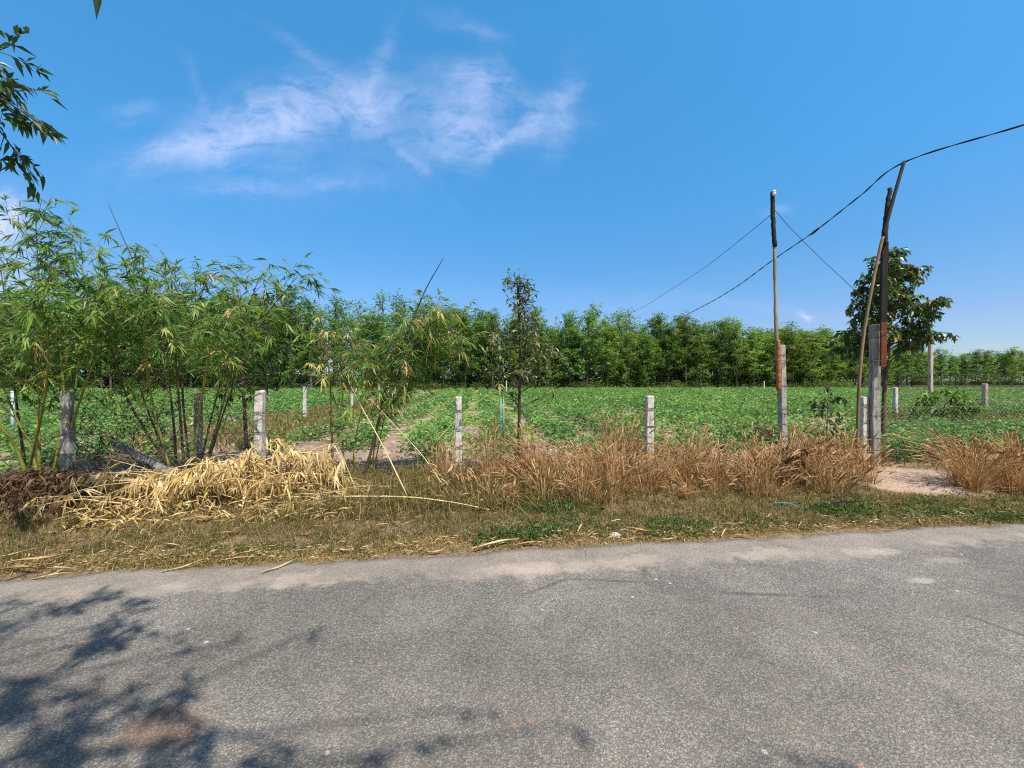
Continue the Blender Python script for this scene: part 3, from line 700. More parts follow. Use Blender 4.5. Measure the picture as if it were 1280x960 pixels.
def W(*pts): return [at(*p) for p in pts]
Aroot = at(40, 612, 5.6)
bamboo_clump((Aroot[0], Aroot[1], 0), 'dense bushy green bamboo clump at the left border with arching yellow-green culms', [
    (W((40, 618, 5.6), (20, 560, 5.5), (-8, 520, 5.3), (-60, 430, 5.2)), .026, 'culm_green', .6, 12, 1.0),
    (W((52, 616, 5.7), (38, 560, 5.7), (15, 510, 5.6), (-30, 400, 5.5)), .024, 'culm_green', .55, 13, 1.0),
    (W((50, 614, 5.8), (48, 520, 5.8), (50, 400, 5.8), (44, 262, 5.6)), .022, 'culm_green', .3, 36, .9),
    (W((60, 614, 5.9), (80, 520, 5.9), (75, 430, 5.8), (70, 330, 5.6)), .02, 'culm_green', .35, 17, 1.0),
    (W((36, 614, 5.9), (20, 500, 6.1), (10, 400, 6.2), (-5, 300, 6.2)), .02, 'culm_dark', .35, 17, 1.0),
    (W((66, 612, 5.8), (100, 500, 5.7), (130, 420, 5.5), (140, 370, 5.3)), .02, 'culm_green', .48, 16, .9),
    (W((30, 614, 5.6), (55, 500, 5.2), (60, 430, 4.9), (50, 385, 4.7)), .018, 'culm_green', .55, 13, .8),
    (W((70, 612, 5.9), (95, 480, 6.0), (105, 380, 5.9), (100, 290, 5.8)), .017, 'culm_green', .4, 20, .8),
], 101, .2, .012, dens=1.15)
Broot = at(236, 608, 6.1)
bamboo_clump((Broot[0], Broot[1], 0), 'green bamboo clump with dark stems behind the straw coloured brush heap', [
    (W((222, 608, 6.1), (214, 500, 6.1), (196, 400, 6.0), (136, 256, 5.7)), .019, 'culm_dark', .3, 17, .95, None, .76),
    (W((232, 608, 6.1), (222, 480, 6.1), (215, 400, 6.1), (205, 330, 6.0)), .019, 'culm_dark', .35, 17, .95),
    (W((240, 608, 6.2), (228, 480, 6.3), (240, 400, 6.4), (262, 345, 6.4)), .018, 'culm_dark', .35, 16, .95),
    (W((246, 608, 6.2), (262, 530, 6.2), (285, 450, 6.1), (325, 345, 5.9)), .017, 'culm_dark', .32, 17, .9),
    (W((252, 608, 6.2), (285, 500, 6.2), (330, 400, 6.2), (372, 345, 6.2)), .015, 'culm_dark', .4, 14, .7),
    (W((228, 608, 6.0), (165, 510, 5.8), (140, 440, 5.6), (110, 390, 5.4)), .018, 'culm_dark', .55, 13, .9),
    (W((218, 608, 6.0), (190, 500, 5.8), (180, 420, 5.4), (178, 370, 5.2)), .017, 'culm_green', .52, 13, .85),
    (W((240, 608, 6.0), (250, 510, 5.7), (262, 440, 5.3), (270, 395, 5.1)), .017, 'culm_green', .55, 12, .8),
    (W((250, 608, 6.3), (280, 500, 6.4), (300, 420, 6.4), (300, 360, 6.4)), .015, 'culm_dark', .4, 16, .8),
    (W((226, 608, 6.2), (180, 500, 6.3), (160, 400, 6.3), (165, 345, 6.2)), .016, 'culm_dark', .35, 16, .9),
], 102, .2, .012, dens=1.15)
Croot = at(432, 606, 6.1)
bamboo_clump((Croot[0], Croot[1], 0), 'thin half dry bamboo clump with one long bare culm leaning right', [
    (W((417, 606, 6.1), (414, 520, 6.1), (412, 470, 6.05), (404, 420, 6.0)), .02, 'culm_red', .45, 12, .55),
    (W((438, 604, 6.2), (446, 540, 6.2), (458, 490, 6.1), (470, 430, 6.0)), .013, 'culm_green', .4, 10, .6),
    (W((430, 604, 6.1), (428, 500, 6.2), (432, 440, 6.2), (446, 400, 6.2)), .013, 'culm_green', .4, 9, .55),
    (W((452, 610, 6.1), (470, 540, 6.1), (484, 480, 6.1), (512, 410, 6.05), (532, 362, 6.0), (554, 323, 5.95)), .024, 'culm_dark', .22, 15, .85, (-80, 80), .6),
], 103, .17, .15, dens=2.0)
croot2 = at(480, 600, 6.4)
bamboo_clump((croot2[0], croot2[1], 0), 'slender yellow-green bamboo shoot arching over the young crop beside the long bare culm', [
    (W((462, 603, 6.3), (478, 500, 6.3), (505, 430, 6.3), (560, 392, 6.2)), .012, 'culm_green', .35, 17, .85),
    (W((464, 603, 6.4), (490, 490, 6.4), (530, 440, 6.4), (585, 425, 6.4)), .01, 'culm_green', .35, 16, .75),
], 104, .17, .04, dens=3.1)
# tiny leaf tufts on the two bare culm tips
def tip(p, d, seed):
    pass

# ------------------------------------------------------------------ dead bamboo: heap, brown heap, loose culms
def heap():
    global R; R = rs = np.random.RandomState(66)
    c = at(262, 640, 5.25); root = empty('brush_heap', (c[0], c[1], 0), 'heap of straw yellow dead bamboo branches and leaves on the verge', 'brush heap')
    leaf, tw = MB(), MB()
    ca, sa = math.cos(TH), math.sin(TH)
    def top(a, b):                                    # mound profile in heap coordinates
        ridge = np.interp(a, [-1.6, -1.2, -.5, .2, .75, 1.3, 1.9], [.03, .2, .42, .66, .78, .38, .05])
        return ridge * np.clip(1 - (np.abs(b) / .85) ** 2.0, 0, 1)
    for i in range(230):
        a = rs.uniform(-.85, 1.6); b = np.clip(rs.normal(0, .42), -.84, .84); h = float(top(a, b)) * rs.uniform(.35, 1.0)
        p = np.array([c[0] + a * ca - b * sa, c[1] + a * sa + b * ca, h + .03])
        az = rs.choice([0, math.pi]) + rs.normal(0, .7) + TH; el = rs.normal(.0, .28)
        d = np.array([math.cos(az) * math.cos(el), math.sin(az) * math.cos(el), math.sin(el)])
        st = shoot(p, d, rs.uniform(.3, .9), 6, .5, .1); st[:, 2] = np.maximum(st[:, 2], .03)
        tw.tube(st, np.linspace(.006, .002, 6) * rs.uniform(.6, 1.4), 4)
        for j in range(1, 6):
            if rs.rand() < .85:
                dd = nrm(st[j] - st[j - 1]) * .5 + rs.normal(0, .6, 3) + [0, 0, -.75]
                dd[1] -= .25
                fan(leaf, st[j], dd, rs.randint(3, 8), rs.uniform(.13, .24), rs, np.clip(rs.normal(.55, .33), .0, 1), .35, rs.uniform(.08, .13))
    for a, b, hgt in [(.55, -.3, .72), (.8, -.1, .8), (.25, -.35, .6), (-.1, -.3, .52), (-.6, -.3, .4), (1.05, -.2, .7)]:   # big drooping fans on top
        for q in range(6):
            p = np.array([c[0] + (a + rs.normal(0, .12)) * ca - b * sa, c[1] + a * sa + b * ca, hgt + rs.uniform(-.1, .06)])
            fan(leaf, p, np.array([rs.normal(0, .8), -.5, rs.normal(-.3, .4)]), rs.randint(4, 7), rs.uniform(.18, .26), rs, rs.uniform(.5, .95), .5, .13)
    n = 1300                                          # fallen leaves at the foot
    a = rs.uniform(-.95, 2.1, n); b = rs.uniform(-1.0, .3, n); x = c[0] + a * ca - b * sa; y = c[1] + a * sa + b * ca
    leaf.leaves(np.stack([x, y, ground_z(x, y) + top(a, b) * .4 + rs.uniform(.01, .1, n)], -1), np.stack([rs.normal(0, 1, n), rs.normal(0, .7, n), rs.normal(0, .25, n)], -1), rs.uniform(.1, .22, n), .018, rs.uniform(.1, 1, n), .2)
    part(tw, 'dead_branches', M['culm_dry'], root); part(leaf, 'dead_leaves', M['dry_leaf'], root)
    # dark brown heap further left
    c = at(45, 640, 5.05); root = empty('leaf_heap', (c[0], c[1], 0), 'dark brown heap of withered leaves under the left bamboo', 'leaf heap')
    leaf, tw = MB(), MB(); n = 5200
    a = rs.uniform(-1.9, 1.35, n); b = np.clip(rs.normal(0, .38, n), -.75, .75); h = .36 * np.clip(1 - (b / .8) ** 2, 0, 1) * np.interp(a, [-1.9, -.8, .5, 1.35], [.9, 1, .9, .3]) * rs.uniform(.3, 1.05, n)
    x = c[0] + a * ca - b * sa; y = c[1] + a * sa + b * ca
    leaf.leaves(np.stack([x, y, ground_z(x, y) + h + .01], -1), np.stack([rs.normal(0, 1, n), rs.normal(-.3, .8, n), rs.normal(-.3, .5, n)], -1), rs.uniform(.05, .19, n), rs.uniform(.008, .034, n), np.clip(rs.normal(.45, .3, n), 0, 1), .45, fold=.7)
    for i in range(120):
        k = rs.randint(n); p = np.array([x[k], y[k], h[k] + .05]); st = shoot(p, [rs.normal(0, 1), rs.normal(0, .4), rs.normal(.1, .25)], rs.uniform(.3, .9), 5, .5, .12); st[:, 2] = np.maximum(st[:, 2], .04); tw.tube(st, np.linspace(.007, .002, 5), 4)
    part(tw, 'twigs', M['bark_brown'], root); part(leaf, 'withered_leaves', M['brown_leaf'], root)
heap()

def culm_thing(name, pts, r, label, cat, mat='culm_dry', taper=.35, twigs=0, seed=0, group=None):
    global R; R = rs = np.random.RandomState(200 + seed)
    base = pts[0]; root = empty(name, base, label, cat, group)
    L = np.linalg.norm(np.diff(np.array(pts), axis=0), axis=1).sum(); m = max(14, int(L * 22)); st = spline(pts, m)
    ph = (np.linspace(0, L, m) / .22) % 1.0; rr = np.linspace(r, r * taper, m) * (1 + .25 * np.exp(-((ph - .5) / .1) ** 2))
    cm = MB(); cm.tube(st, rr, 7, .5, cap=True); part(cm, 'culm', M[mat], root, True)
    if twigs:
        tw, lf = MB(), MB()
        for i in range(twigs):
            j = rs.randint(m // 4, m); s2 = shoot(st[j], rs.normal(0, 1, 3) + [0, 0, .1], rs.uniform(.1, .3), 4, .4, .1); tw.tube(s2, [.003, .0025, .002, .001], 4)
            fan(lf, s2[-1], s2[-1] - s2[0] + [0, 0, -.1], rs.randint(2, 5), .14, rs, rs.uniform(.4, .9), .6, .13)
        part(tw, 'twigs', M['culm_dry'], root); part(lf, 'dry_leaves', M['dry_leaf'], root)
    return root
culm_thing('fallen_culm', W((300, 622, 5.1), (400, 621, 4.95), (500, 621, 4.85), (560, 627, 4.8), (612, 637, 4.75)), .014, 'long pale dry bamboo culm lying out of the heap towards the brown grass', 'bamboo culm')
culm_thing('fallen_culm', W((330, 640, 4.95), (420, 640, 4.85), (505, 643, 4.75)), .009, 'thin straight dry culm lying low along the foot of the heap', 'bamboo culm')
culm_thing('fallen_culm', W((390, 628, 5.0), (425, 640, 4.85), (462, 656, 4.6)), .008, 'short dry culm poking from the heap down towards the road', 'bamboo culm')
culm_thing('fallen_culm', W((455, 652, 4.7), (520, 646, 4.72), (560, 642, 4.8), (600, 640, 4.85)), .006, 'thin grey dry stem on the grass below the long pale culm', 'bamboo culm')
culm_thing('leaning_culm', W((510, 622, 5.05), (480, 560, 5.5), (450, 505, 5.8), (430, 465, 6.0)), .009, 'pale dry culm leaning left up into the half dry bamboo', 'bamboo culm')
culm_thing('leaning_culm', W((566, 626, 5.1), (530, 572, 5.5), (490, 528, 5.8), (455, 490, 6.0)), .007, 'thin dry stem leaning left, right of the thicker leaning culm', 'bamboo culm')
culm_thing('leaning_culm', W((448, 620, 5.2), (436, 590, 5.4), (424, 560, 5.6)), .006, 'short straw coloured stem leaning beside the reddish culm', 'bamboo culm')
for i, (q, lab) in enumerate([(W((350, 600, 5.3), (410, 632, 5.0), (470, 640, 4.9)), 'thin dry stem slanting out of the right flank of the heap'), (W((375, 570, 5.5), (420, 600, 5.2), (445, 634, 5.0)), 'dry stem sloping down the right end of the heap'), (W((400, 650, 4.75), (455, 632, 4.95), (520, 618, 5.2)), 'dry stem rising rightwards across the fallen stems'), (W((340, 655, 4.65), (410, 654, 4.65), (460, 660, 4.6)), 'dry stem lying nearest the road below the heap')]):
    culm_thing('fallen_culm', q, .006, lab, 'bamboo culm', seed=20 + i)
culm_thing('arching_twig', W((545, 552, 6.0), (575, 520, 6.0), (606, 496, 6.0), (622, 481, 6.0)), .005, 'dry arching bamboo twig with a yellow sheath dangling at its tip', 'bamboo twig', twigs=0, seed=8)
sh = MB(); p = at(624, 480, 6.0)
for dx, dz, L in ((.0, -1, .17), (.8, -.35, .1), (-.6, -.2, .09), (.1, -1, .14)):
    sh.leaves(np.array([p]), np.array([[dx, -.1, dz]]), L, .035, R.uniform(.5, .9, 1), .2)
rt = [o for o in bpy.data.objects if o.name.startswith('arching_twig')][0]; part(sh, 'sheath', M['dry_leaf'], rt)

R = rs = np.random.RandomState(92); tg, tl_ = MB(), MB(); c0 = at(150, 0, 6.15); rt = empty('tangled_vine', (c0[0], c0[1], 0), 'dark tangle of thin dead vines on the wire under the bamboo', 'vine')
for i in range(150):
    p = at(rs.uniform(85, 235), rs.uniform(490, 600), rs.uniform(5.9, 6.4)); p[2] = max(p[2], .1); st = shoot(p, rs.normal(0, 1, 3) * [1, .3, 1], rs.uniform(.3, .9), 8, .6, .35); st[:, 2] = np.maximum(st[:, 2], .02); tg.tube(st, .0032, 3)
    k = rs.randint(0, 7, 5); tl_.leaves(st[k], rs.normal(0, 1, (5, 3)) + [0, 0, -.8], rs.uniform(.03, .08, 5), .02, rs.uniform(0, .8, 5), .3)
part(tg, 'vine_stems', M['bark_brown'], rt); part(tl_, 'withered_leaves', M['brown_leaf'], rt)
# countable dry sheaths along the road edge
SHEATH = []
for i in range(4):
    rs = np.random.RandomState(300 + i); mb = MB(); n = 8; t = np.linspace(0, 1, n); L = 1.0
    wv = .085 * np.sin(np.pi * np.clip(t * .9 + .08, 0, 1)) ** .7
    cz = .02 + .05 * np.sin(t * 3 + i) ** 2 + .03 * t; cx = t - .5; cy = .06 * np.sin(t * 2.4 + i * 1.3)
    V = np.stack([np.stack([cx, cy - wv, cz + .022 + .012 * np.sin(t * 9)], -1), np.stack([cx, cy - wv * .45, cz], -1), np.stack([cx, cy + wv * .45, cz], -1), np.stack([cx, cy + wv, cz + .03], -1)], 1)
    mb.grid(V, .35 + .18 * i); Vb = V.copy()[:, ::-1]; Vb[:, :, 2] -= .006; mb.grid(Vb, .35 + .18 * i); SHEATH.append(mb.mesh('dry_sheath', M['litter'], True))
rs = np.random.RandomState(71)
spots = [(20, 716, .5), (45, 706, .42), (12, 700, .35), (62, 724, .3), (150, 684, .22), (165, 690, .25), (230, 712, .36), (75, 714, .3), (298, 703, .4), (312, 696, .32), (350, 712, .36), (215, 686, .2), (283, 674, .35), (340, 688, .18), (430, 690, .22), (478, 660, .16), (495, 658, .18), (505, 652, .14), (545, 692, .2), (620, 684, .6), (660, 683, .35), (556, 676, .16), (700, 668, .22), (725, 664, .26), (740, 672, .2), (800, 668, .34), (836, 676, .18), (905, 668, .3), (912, 660, .24), (930, 672, .2), (1000, 660, .2), (1030, 650, .3), (1060, 660, .22), (1102, 665, .25), (1150, 655, .2), (1200, 646, .22), (1248, 650, .2), (870, 655, .2), (960, 650, .26), (770, 655, .2), (640, 660, .15), (400, 664, .25), (385, 672, .2)]
for i, (px, py, L) in enumerate(spots):
    Y = CH * F / (py - CY); x = (px - CX) / F * Y; _, v = xy2uv(x, Y)
    o = bpy.data.objects.new('dry_sheath', SHEATH[i % 4]); COL.objects.link(o)
    o.location = (x, Y, max(gz((x, Y)), .016) + (.02 if v > .2 else 0)); o.rotation_euler = (rs.normal(0, .1), rs.normal(0, .06), TH + rs.normal(0, .6)); L *= .82; o.scale = (L, L * rs.uniform(.5, .85) * (1 if L < .2 else .55), L * .8)
    tag(o, 'curled dry bamboo sheath lying on the verge near the road edge', 'bamboo sheath', 'dry bamboo sheaths littering the road edge')

# ------------------------------------------------------------------ posts, poles, wires
def post(px, Y, top, label, w=.115, mat='concrete', rot=TH, lean=(0, 0), ties=(), name='concrete_post', cat='fence post', group=None):
    x = (px - CX) / F * Y; z0 = gz((x, Y)) if Y < 12 else 0.0
    r = empty(name, (x, Y, z0), label, cat, group)
    mb = MB(); n = 14; k = 3; zs = np.linspace(-.12, top - z0, n); rs = np.random.RandomState(int(px))
    c = .012; h = w / 2; prof = np.array([[-h + c, -h], [0, -h], [h - c, -h], [h, -h + c], [h, 0], [h, h - c], [h - c, h], [0, h], [-h + c, h], [-h, h - c], [-h, 0], [-h, -h + c]])
    rings = [np.concatenate([prof * (1 - .1 * i / n) + rs.normal(0, .0022, prof.shape), np.full((12, 1), z) + (rs.normal(0, .004, (12, 1)) if i == n - 1 else 0)], 1) for i, z in enumerate(zs)]
    cap = rings[-1].copy(); cap[:, :2] *= .82; cap[:, 2] += .012 + rs.normal(0, .004, 12); cen = cap.copy(); cen[:, :2] *= .03; cen[:, 2] += .004
    rings += [cap, cen]; mb.grid(np.stack(rings), .5, True)
    o = mb.build('post_body' if ties else name, M[mat], r)
    for tz in ties:
        t = MB(); hh = h * 1.0 + .005; sq = np.array([[-hh, -hh, 0], [hh, -hh, 0], [hh, hh, .012], [-hh, hh, .006], [-hh, -hh, 0]]) + [0, 0, tz]
        t.tube(sq, .0035, 5); t.tube(np.array([[-.01, -hh - .004, tz - .012], [.012, -hh - .008, tz + .014], [.03, -hh - .02, tz + .006]]), .003, 4); t.build('wire_tie', M['wire'], r)
    r.rotation_euler = (lean[0], lean[1], rot)
    if not ties:                                      # a bare post is one mesh
        o.parent = None; o.location = r.location; o.rotation_euler = r.rotation_euler; tag(o, label, cat, group); bpy.data.objects.remove(r); return o
    return r
HT = (.28, .52, .8, 1.1)
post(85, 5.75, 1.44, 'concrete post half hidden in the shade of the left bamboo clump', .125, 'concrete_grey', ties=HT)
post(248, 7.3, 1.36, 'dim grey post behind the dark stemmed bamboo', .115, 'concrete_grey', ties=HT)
post(323, 6.02, 1.43, 'pale concrete post rising out of the straw brush heap', .12, ties=HT, lean=(0, .015))
post(329, 6.25, 1.44, 'narrow grey post close behind the post in the brush heap', .08, 'concrete_grey')
post(573, 6.4, 1.33, 'upright pale concrete post between the leaning bamboo and the dark sapling', .112, ties=HT)
post(811, 6.81, 1.33, 'short pale concrete post standing in tall brown grass right of the dark sapling', .128, ties=HT, lean=(0, .01))
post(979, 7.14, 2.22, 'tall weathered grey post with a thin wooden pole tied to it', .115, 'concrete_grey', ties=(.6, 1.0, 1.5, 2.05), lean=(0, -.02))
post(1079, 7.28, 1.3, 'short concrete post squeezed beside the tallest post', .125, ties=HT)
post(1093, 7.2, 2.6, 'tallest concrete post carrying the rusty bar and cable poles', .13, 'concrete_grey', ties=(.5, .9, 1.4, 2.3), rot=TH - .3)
post(1415, 8.3, 1.35, 'concrete post past the right grass clump', .12, ties=HT)
# fence that runs away beside the crop rows
for i, (px, Y) in enumerate([(381, 15.7), (440, 21), (474, 27.6), (485, 33), (494, 41), (502, 50), (509, 59)]):
    post(px, Y, 1.35, ['pale post standing alone in the field left of the half dry bamboo', 'second post of the receding fence, seen through bamboo leaves', 'post in the receding fence just right of the leaning culm', 'post in the receding fence', 'post in the receding fence', 'post in the receding fence', 'post in the receding fence'][i],
         .12, 'concrete', group='posts of the fence running into the field', name='field_post')
post(1119, 17.4, 1.3, 'white post in the field behind the broad leaved tree', .15, group=None, name='field_post')
post(1163, 12.9, 2.92, 'tall white and rust stained post beside the small green plant', .105, 'concrete_warm', name='field_post', rot=.1)
post(1231, 18.6, 1.45, 'brown wooden looking post at the right of the back fence', .17, 'concrete_warm', name='field_post')
post(1345, 19.6, 1.4, 'last post of the back fence beyond the right border', .15, name='field_post')
post(633, 52, 1.6, 'small white stake far down the crop rows', .16, name='stake', cat='stake')
post(955, 66, 1.5, 'thin pale stake at the far edge of the crop', .16, name='stake', cat='stake')

# slanting fallen post under the bamboo
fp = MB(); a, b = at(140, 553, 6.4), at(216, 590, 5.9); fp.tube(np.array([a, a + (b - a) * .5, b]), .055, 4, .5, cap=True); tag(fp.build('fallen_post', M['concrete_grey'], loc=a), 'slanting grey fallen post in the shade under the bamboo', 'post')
# pipes
def pipes(px, Y, top, xs, mat, label, r=.016):
    x = (px - CX) / F * Y; rt = empty('metal_pipe', (x, Y, 0), label, 'pipe')
    for d in xs:
        mb = MB(); mb.tube(np.array([[x + d, Y, -.1], [x + d, Y, top * .5], [x + d * .9, Y, top]]), r, 8, .5, cap=True); part(mb, 'pipe', M[mat], rt, True)
pipes(627, 9.5, 1.18, (-.02, .05), 'pipe_green', 'pair of thin green pipes upright in the crop left of the sapling')
pipes(16, 10.8, 1.32, (0,), 'pipe_blue', 'pale blue pipe upright in the field at the far left', .04)

def tubething(name, pts, r, mat, label, cat, n=40, sides=6, parent=None, taper=1.0):
    mb = MB(); st = spline(pts, n); mb.tube(st, np.linspace(r, r * taper, n), sides, .5, cap=True)
    if parent is not None: return part(mb, name, M[mat], parent, True)
    return tag(mb.build(name, M[mat], smooth=True, loc=pts[0]), label, cat)
def rough_pole(pts, r, n=26, seed=0, taper=.75, sides=8):
    rs = np.random.RandomState(seed); st = spline(pts, n) + rs.normal(0, r * .08, (n, 3)); mb = MB(); mb.tube(st, np.linspace(r, r * taper, n) * rs.uniform(.92, 1.08, n), sides, .5, cap=True); return mb
# thin wooden pole tied to the grey post
b = at(973, 488, 7.06); pr = empty('wooden_pole', b, 'slim weathered wooden pole with a blackened top tied to the grey post', 'pole')
part(rough_pole(W((973, 470, 7.06), (970, 400, 7.06), (968, 306, 7.06)), .034, seed=1), 'lower_shaft', M['pole_wood'], pr, True)
part(rough_pole(W((968.3, 308, 7.05), (966.5, 275, 7.05), (965.3, 240, 7.05)), .037, seed=2, taper=.9), 'black_top', M['pole_black'], pr, True)
part(rough_pole(W((973.5, 487, 7.05), (973, 460, 7.045), (972.3, 425, 7.045)), .04, seed=3, taper=.95), 'rusty_sleeve', M['rust_orange'], pr, True)
ins = MB(); c = at(967.5, 241, 7.0); zz = np.array([-.05, -.035, -.012, .0, .012, .035, .05]); ins.tube(np.stack([np.full(7, c[0]), np.full(7, c[1]), c[2] + zz], -1), [.018, .032, .034, .022, .034, .03, .012], 10, cap=True); part(ins, 'insulator', M['porcelain'], pr, True)
tie = MB()
for z_ in (1.9, 1.95): 
    c = at(974, 480, 7.08); tie.tube(np.array([[c[0] - .06, 7.0, z_], [c[0] + .1, 7.02, z_ + .01], [c[0] + .16, 7.2, z_], [c[0] + .02, 7.22, z_], [c[0] - .07, 7.1, z_], [c[0] - .06, 7.0, z_]]), .004, 5)
part(tie, 'wire_tie', M['wire'], pr)
# bar and leaning pole on the tallest post
bar_pts = W((1103.5, 455, 7.05), (1104.5, 380, 7.05), (1106, 303, 7.05))
pr2 = empty('rusty_bar', bar_pts[0], 'thick dark rusty bar strapped upright to the tallest concrete post', 'bar')
mb = MB(); mb.tube(spline(W((1103.5, 458, 7.05), (1104, 430, 7.05), (1104, 401, 7.05)), 8), .052, 4, .5, cap=True); part(mb, 'rusty_foot', M['rust'], pr2)
mb = MB(); mb.tube(spline(W((1104, 402, 7.05), (1105, 350, 7.05), (1106, 303, 7.05)), 8), .056, 4, .5, cap=True); part(mb, 'black_shaft', M['pole_black'], pr2)
part(rough_pole(W((1105.5, 306, 7.0), (1108, 270, 7.0), (1112.5, 235, 7.0)), .045, seed=5, taper=.75), 'black_extension', M['pole_black'], pr2, True)
for z_ in (2.45, 1.95):
    tie = MB(); c = at(1098, 480, 7.1); tie.tube(np.array([[c[0] - .16, 7.02, z_], [c[0] + .1, 6.97, z_ + .02], [c[0] + .17, 7.02, z_], [c[0] + .14, 7.3, z_], [c[0] - .14, 7.36, z_], [c[0] - .16, 7.02, z_]]), .004, 5); part(tie, 'wire_strap', M['wire'], pr2)
lean_pts = W((1071, 572, 6.95), (1074, 480, 6.93), (1081, 410, 6.92), (1098, 320, 6.92), (1113, 262, 6.95), (1130, 202, 7.05))
pr3 = empty('leaning_pole', lean_pts[0], 'long bent bamboo pole leaning past the tallest post, its dark tip holding the cable', 'pole')
full = spline(lean_pts, 60)
mb = MB(); mb.tube(full[:41], np.linspace(.026, .023, 41) * (1 + .12 * (np.arange(41) % 7 == 3)), 8, .5, cap=True); part(mb, 'tan_shaft', M['pole_tan'], pr3, True)
mb = MB(); mb.tube(full[40:], np.linspace(.029, .026, 20), 8, .5, cap=True); part(mb, 'black_tip', M['pole_black'], pr3, True)
# cable: two twisted strands
def twisted(pts, n, sep, r, pitch, label):
    st = spline(pts, n); s = np.concatenate([[0], np.cumsum(np.linalg.norm(np.diff(st, axis=0), axis=1))]); d = nrm(np.gradient(st, axis=0))
    a = nrm(np.cross(d, [0, 0, 1.])); b = np.cross(a, d); root = empty('power_cable', pts[0], label, 'cable')
    for k in (0, math.pi):
        ph = s / pitch * 6.283 + k; mb = MB(); mb.tube(st + sep * (np.cos(ph)[:, None] * a + np.sin(ph)[:, None] * b), r, 5); part(mb, 'strand', M['cable'], root, True)
    return root
tp = at(1130, 203, 7.05)
_d = at(1280, 156, 6.0) - tp
cab = twisted([tp + _d * q for q in (14, 12, 10, 8, 6.5, 5, 4, 3, 2, 1)] + [tp, at(1075, 245, 8.1), at(1020, 288, 9.3), at(965, 326, 10.9), at(915, 362, 13), at(865, 390, 15.8), at(790, 428, 23), at(735, 452, 36), at(695, 466, 66)], 900, .007, .008, .8, 'black twisted power cable sagging across the sky from the bent pole to the wood')
kn = MB(); c = at(1019, 289, 9.3); d = nrm(at(1015, 292, 9.4) - at(1025, 284, 9.2)); kn.tube(np.array([c - d * .14, c - d * .08, c, c + d * .08, c + d * .14]), [.01, .022, .028, .022, .01], 7); part(kn, 'splice', M['cable'], cab, True)
tubething('thin_wire', [at(966.5, 266, 7.05), at(930, 296, 8.2), at(880, 335, 10.2), at(835, 364, 12.8), at(800, 386, 16), at(760, 405, 25), at(720, 425, 60)], .006, 'wire', 'thin slack wire running left from the wooden pole down to the wood', 'wire', 120, 4)
tubething('thin_wire', [at(968, 262, 7.05), at(990, 287, 7.3), at(1025, 322, 7.9), at(1056, 351, 8.3), at(1085, 378, 8.38), at(1112, 402, 8.4)], .006, 'wire', 'thin wire running right from the wooden pole to the broad leaved tree', 'wire', 40, 4)

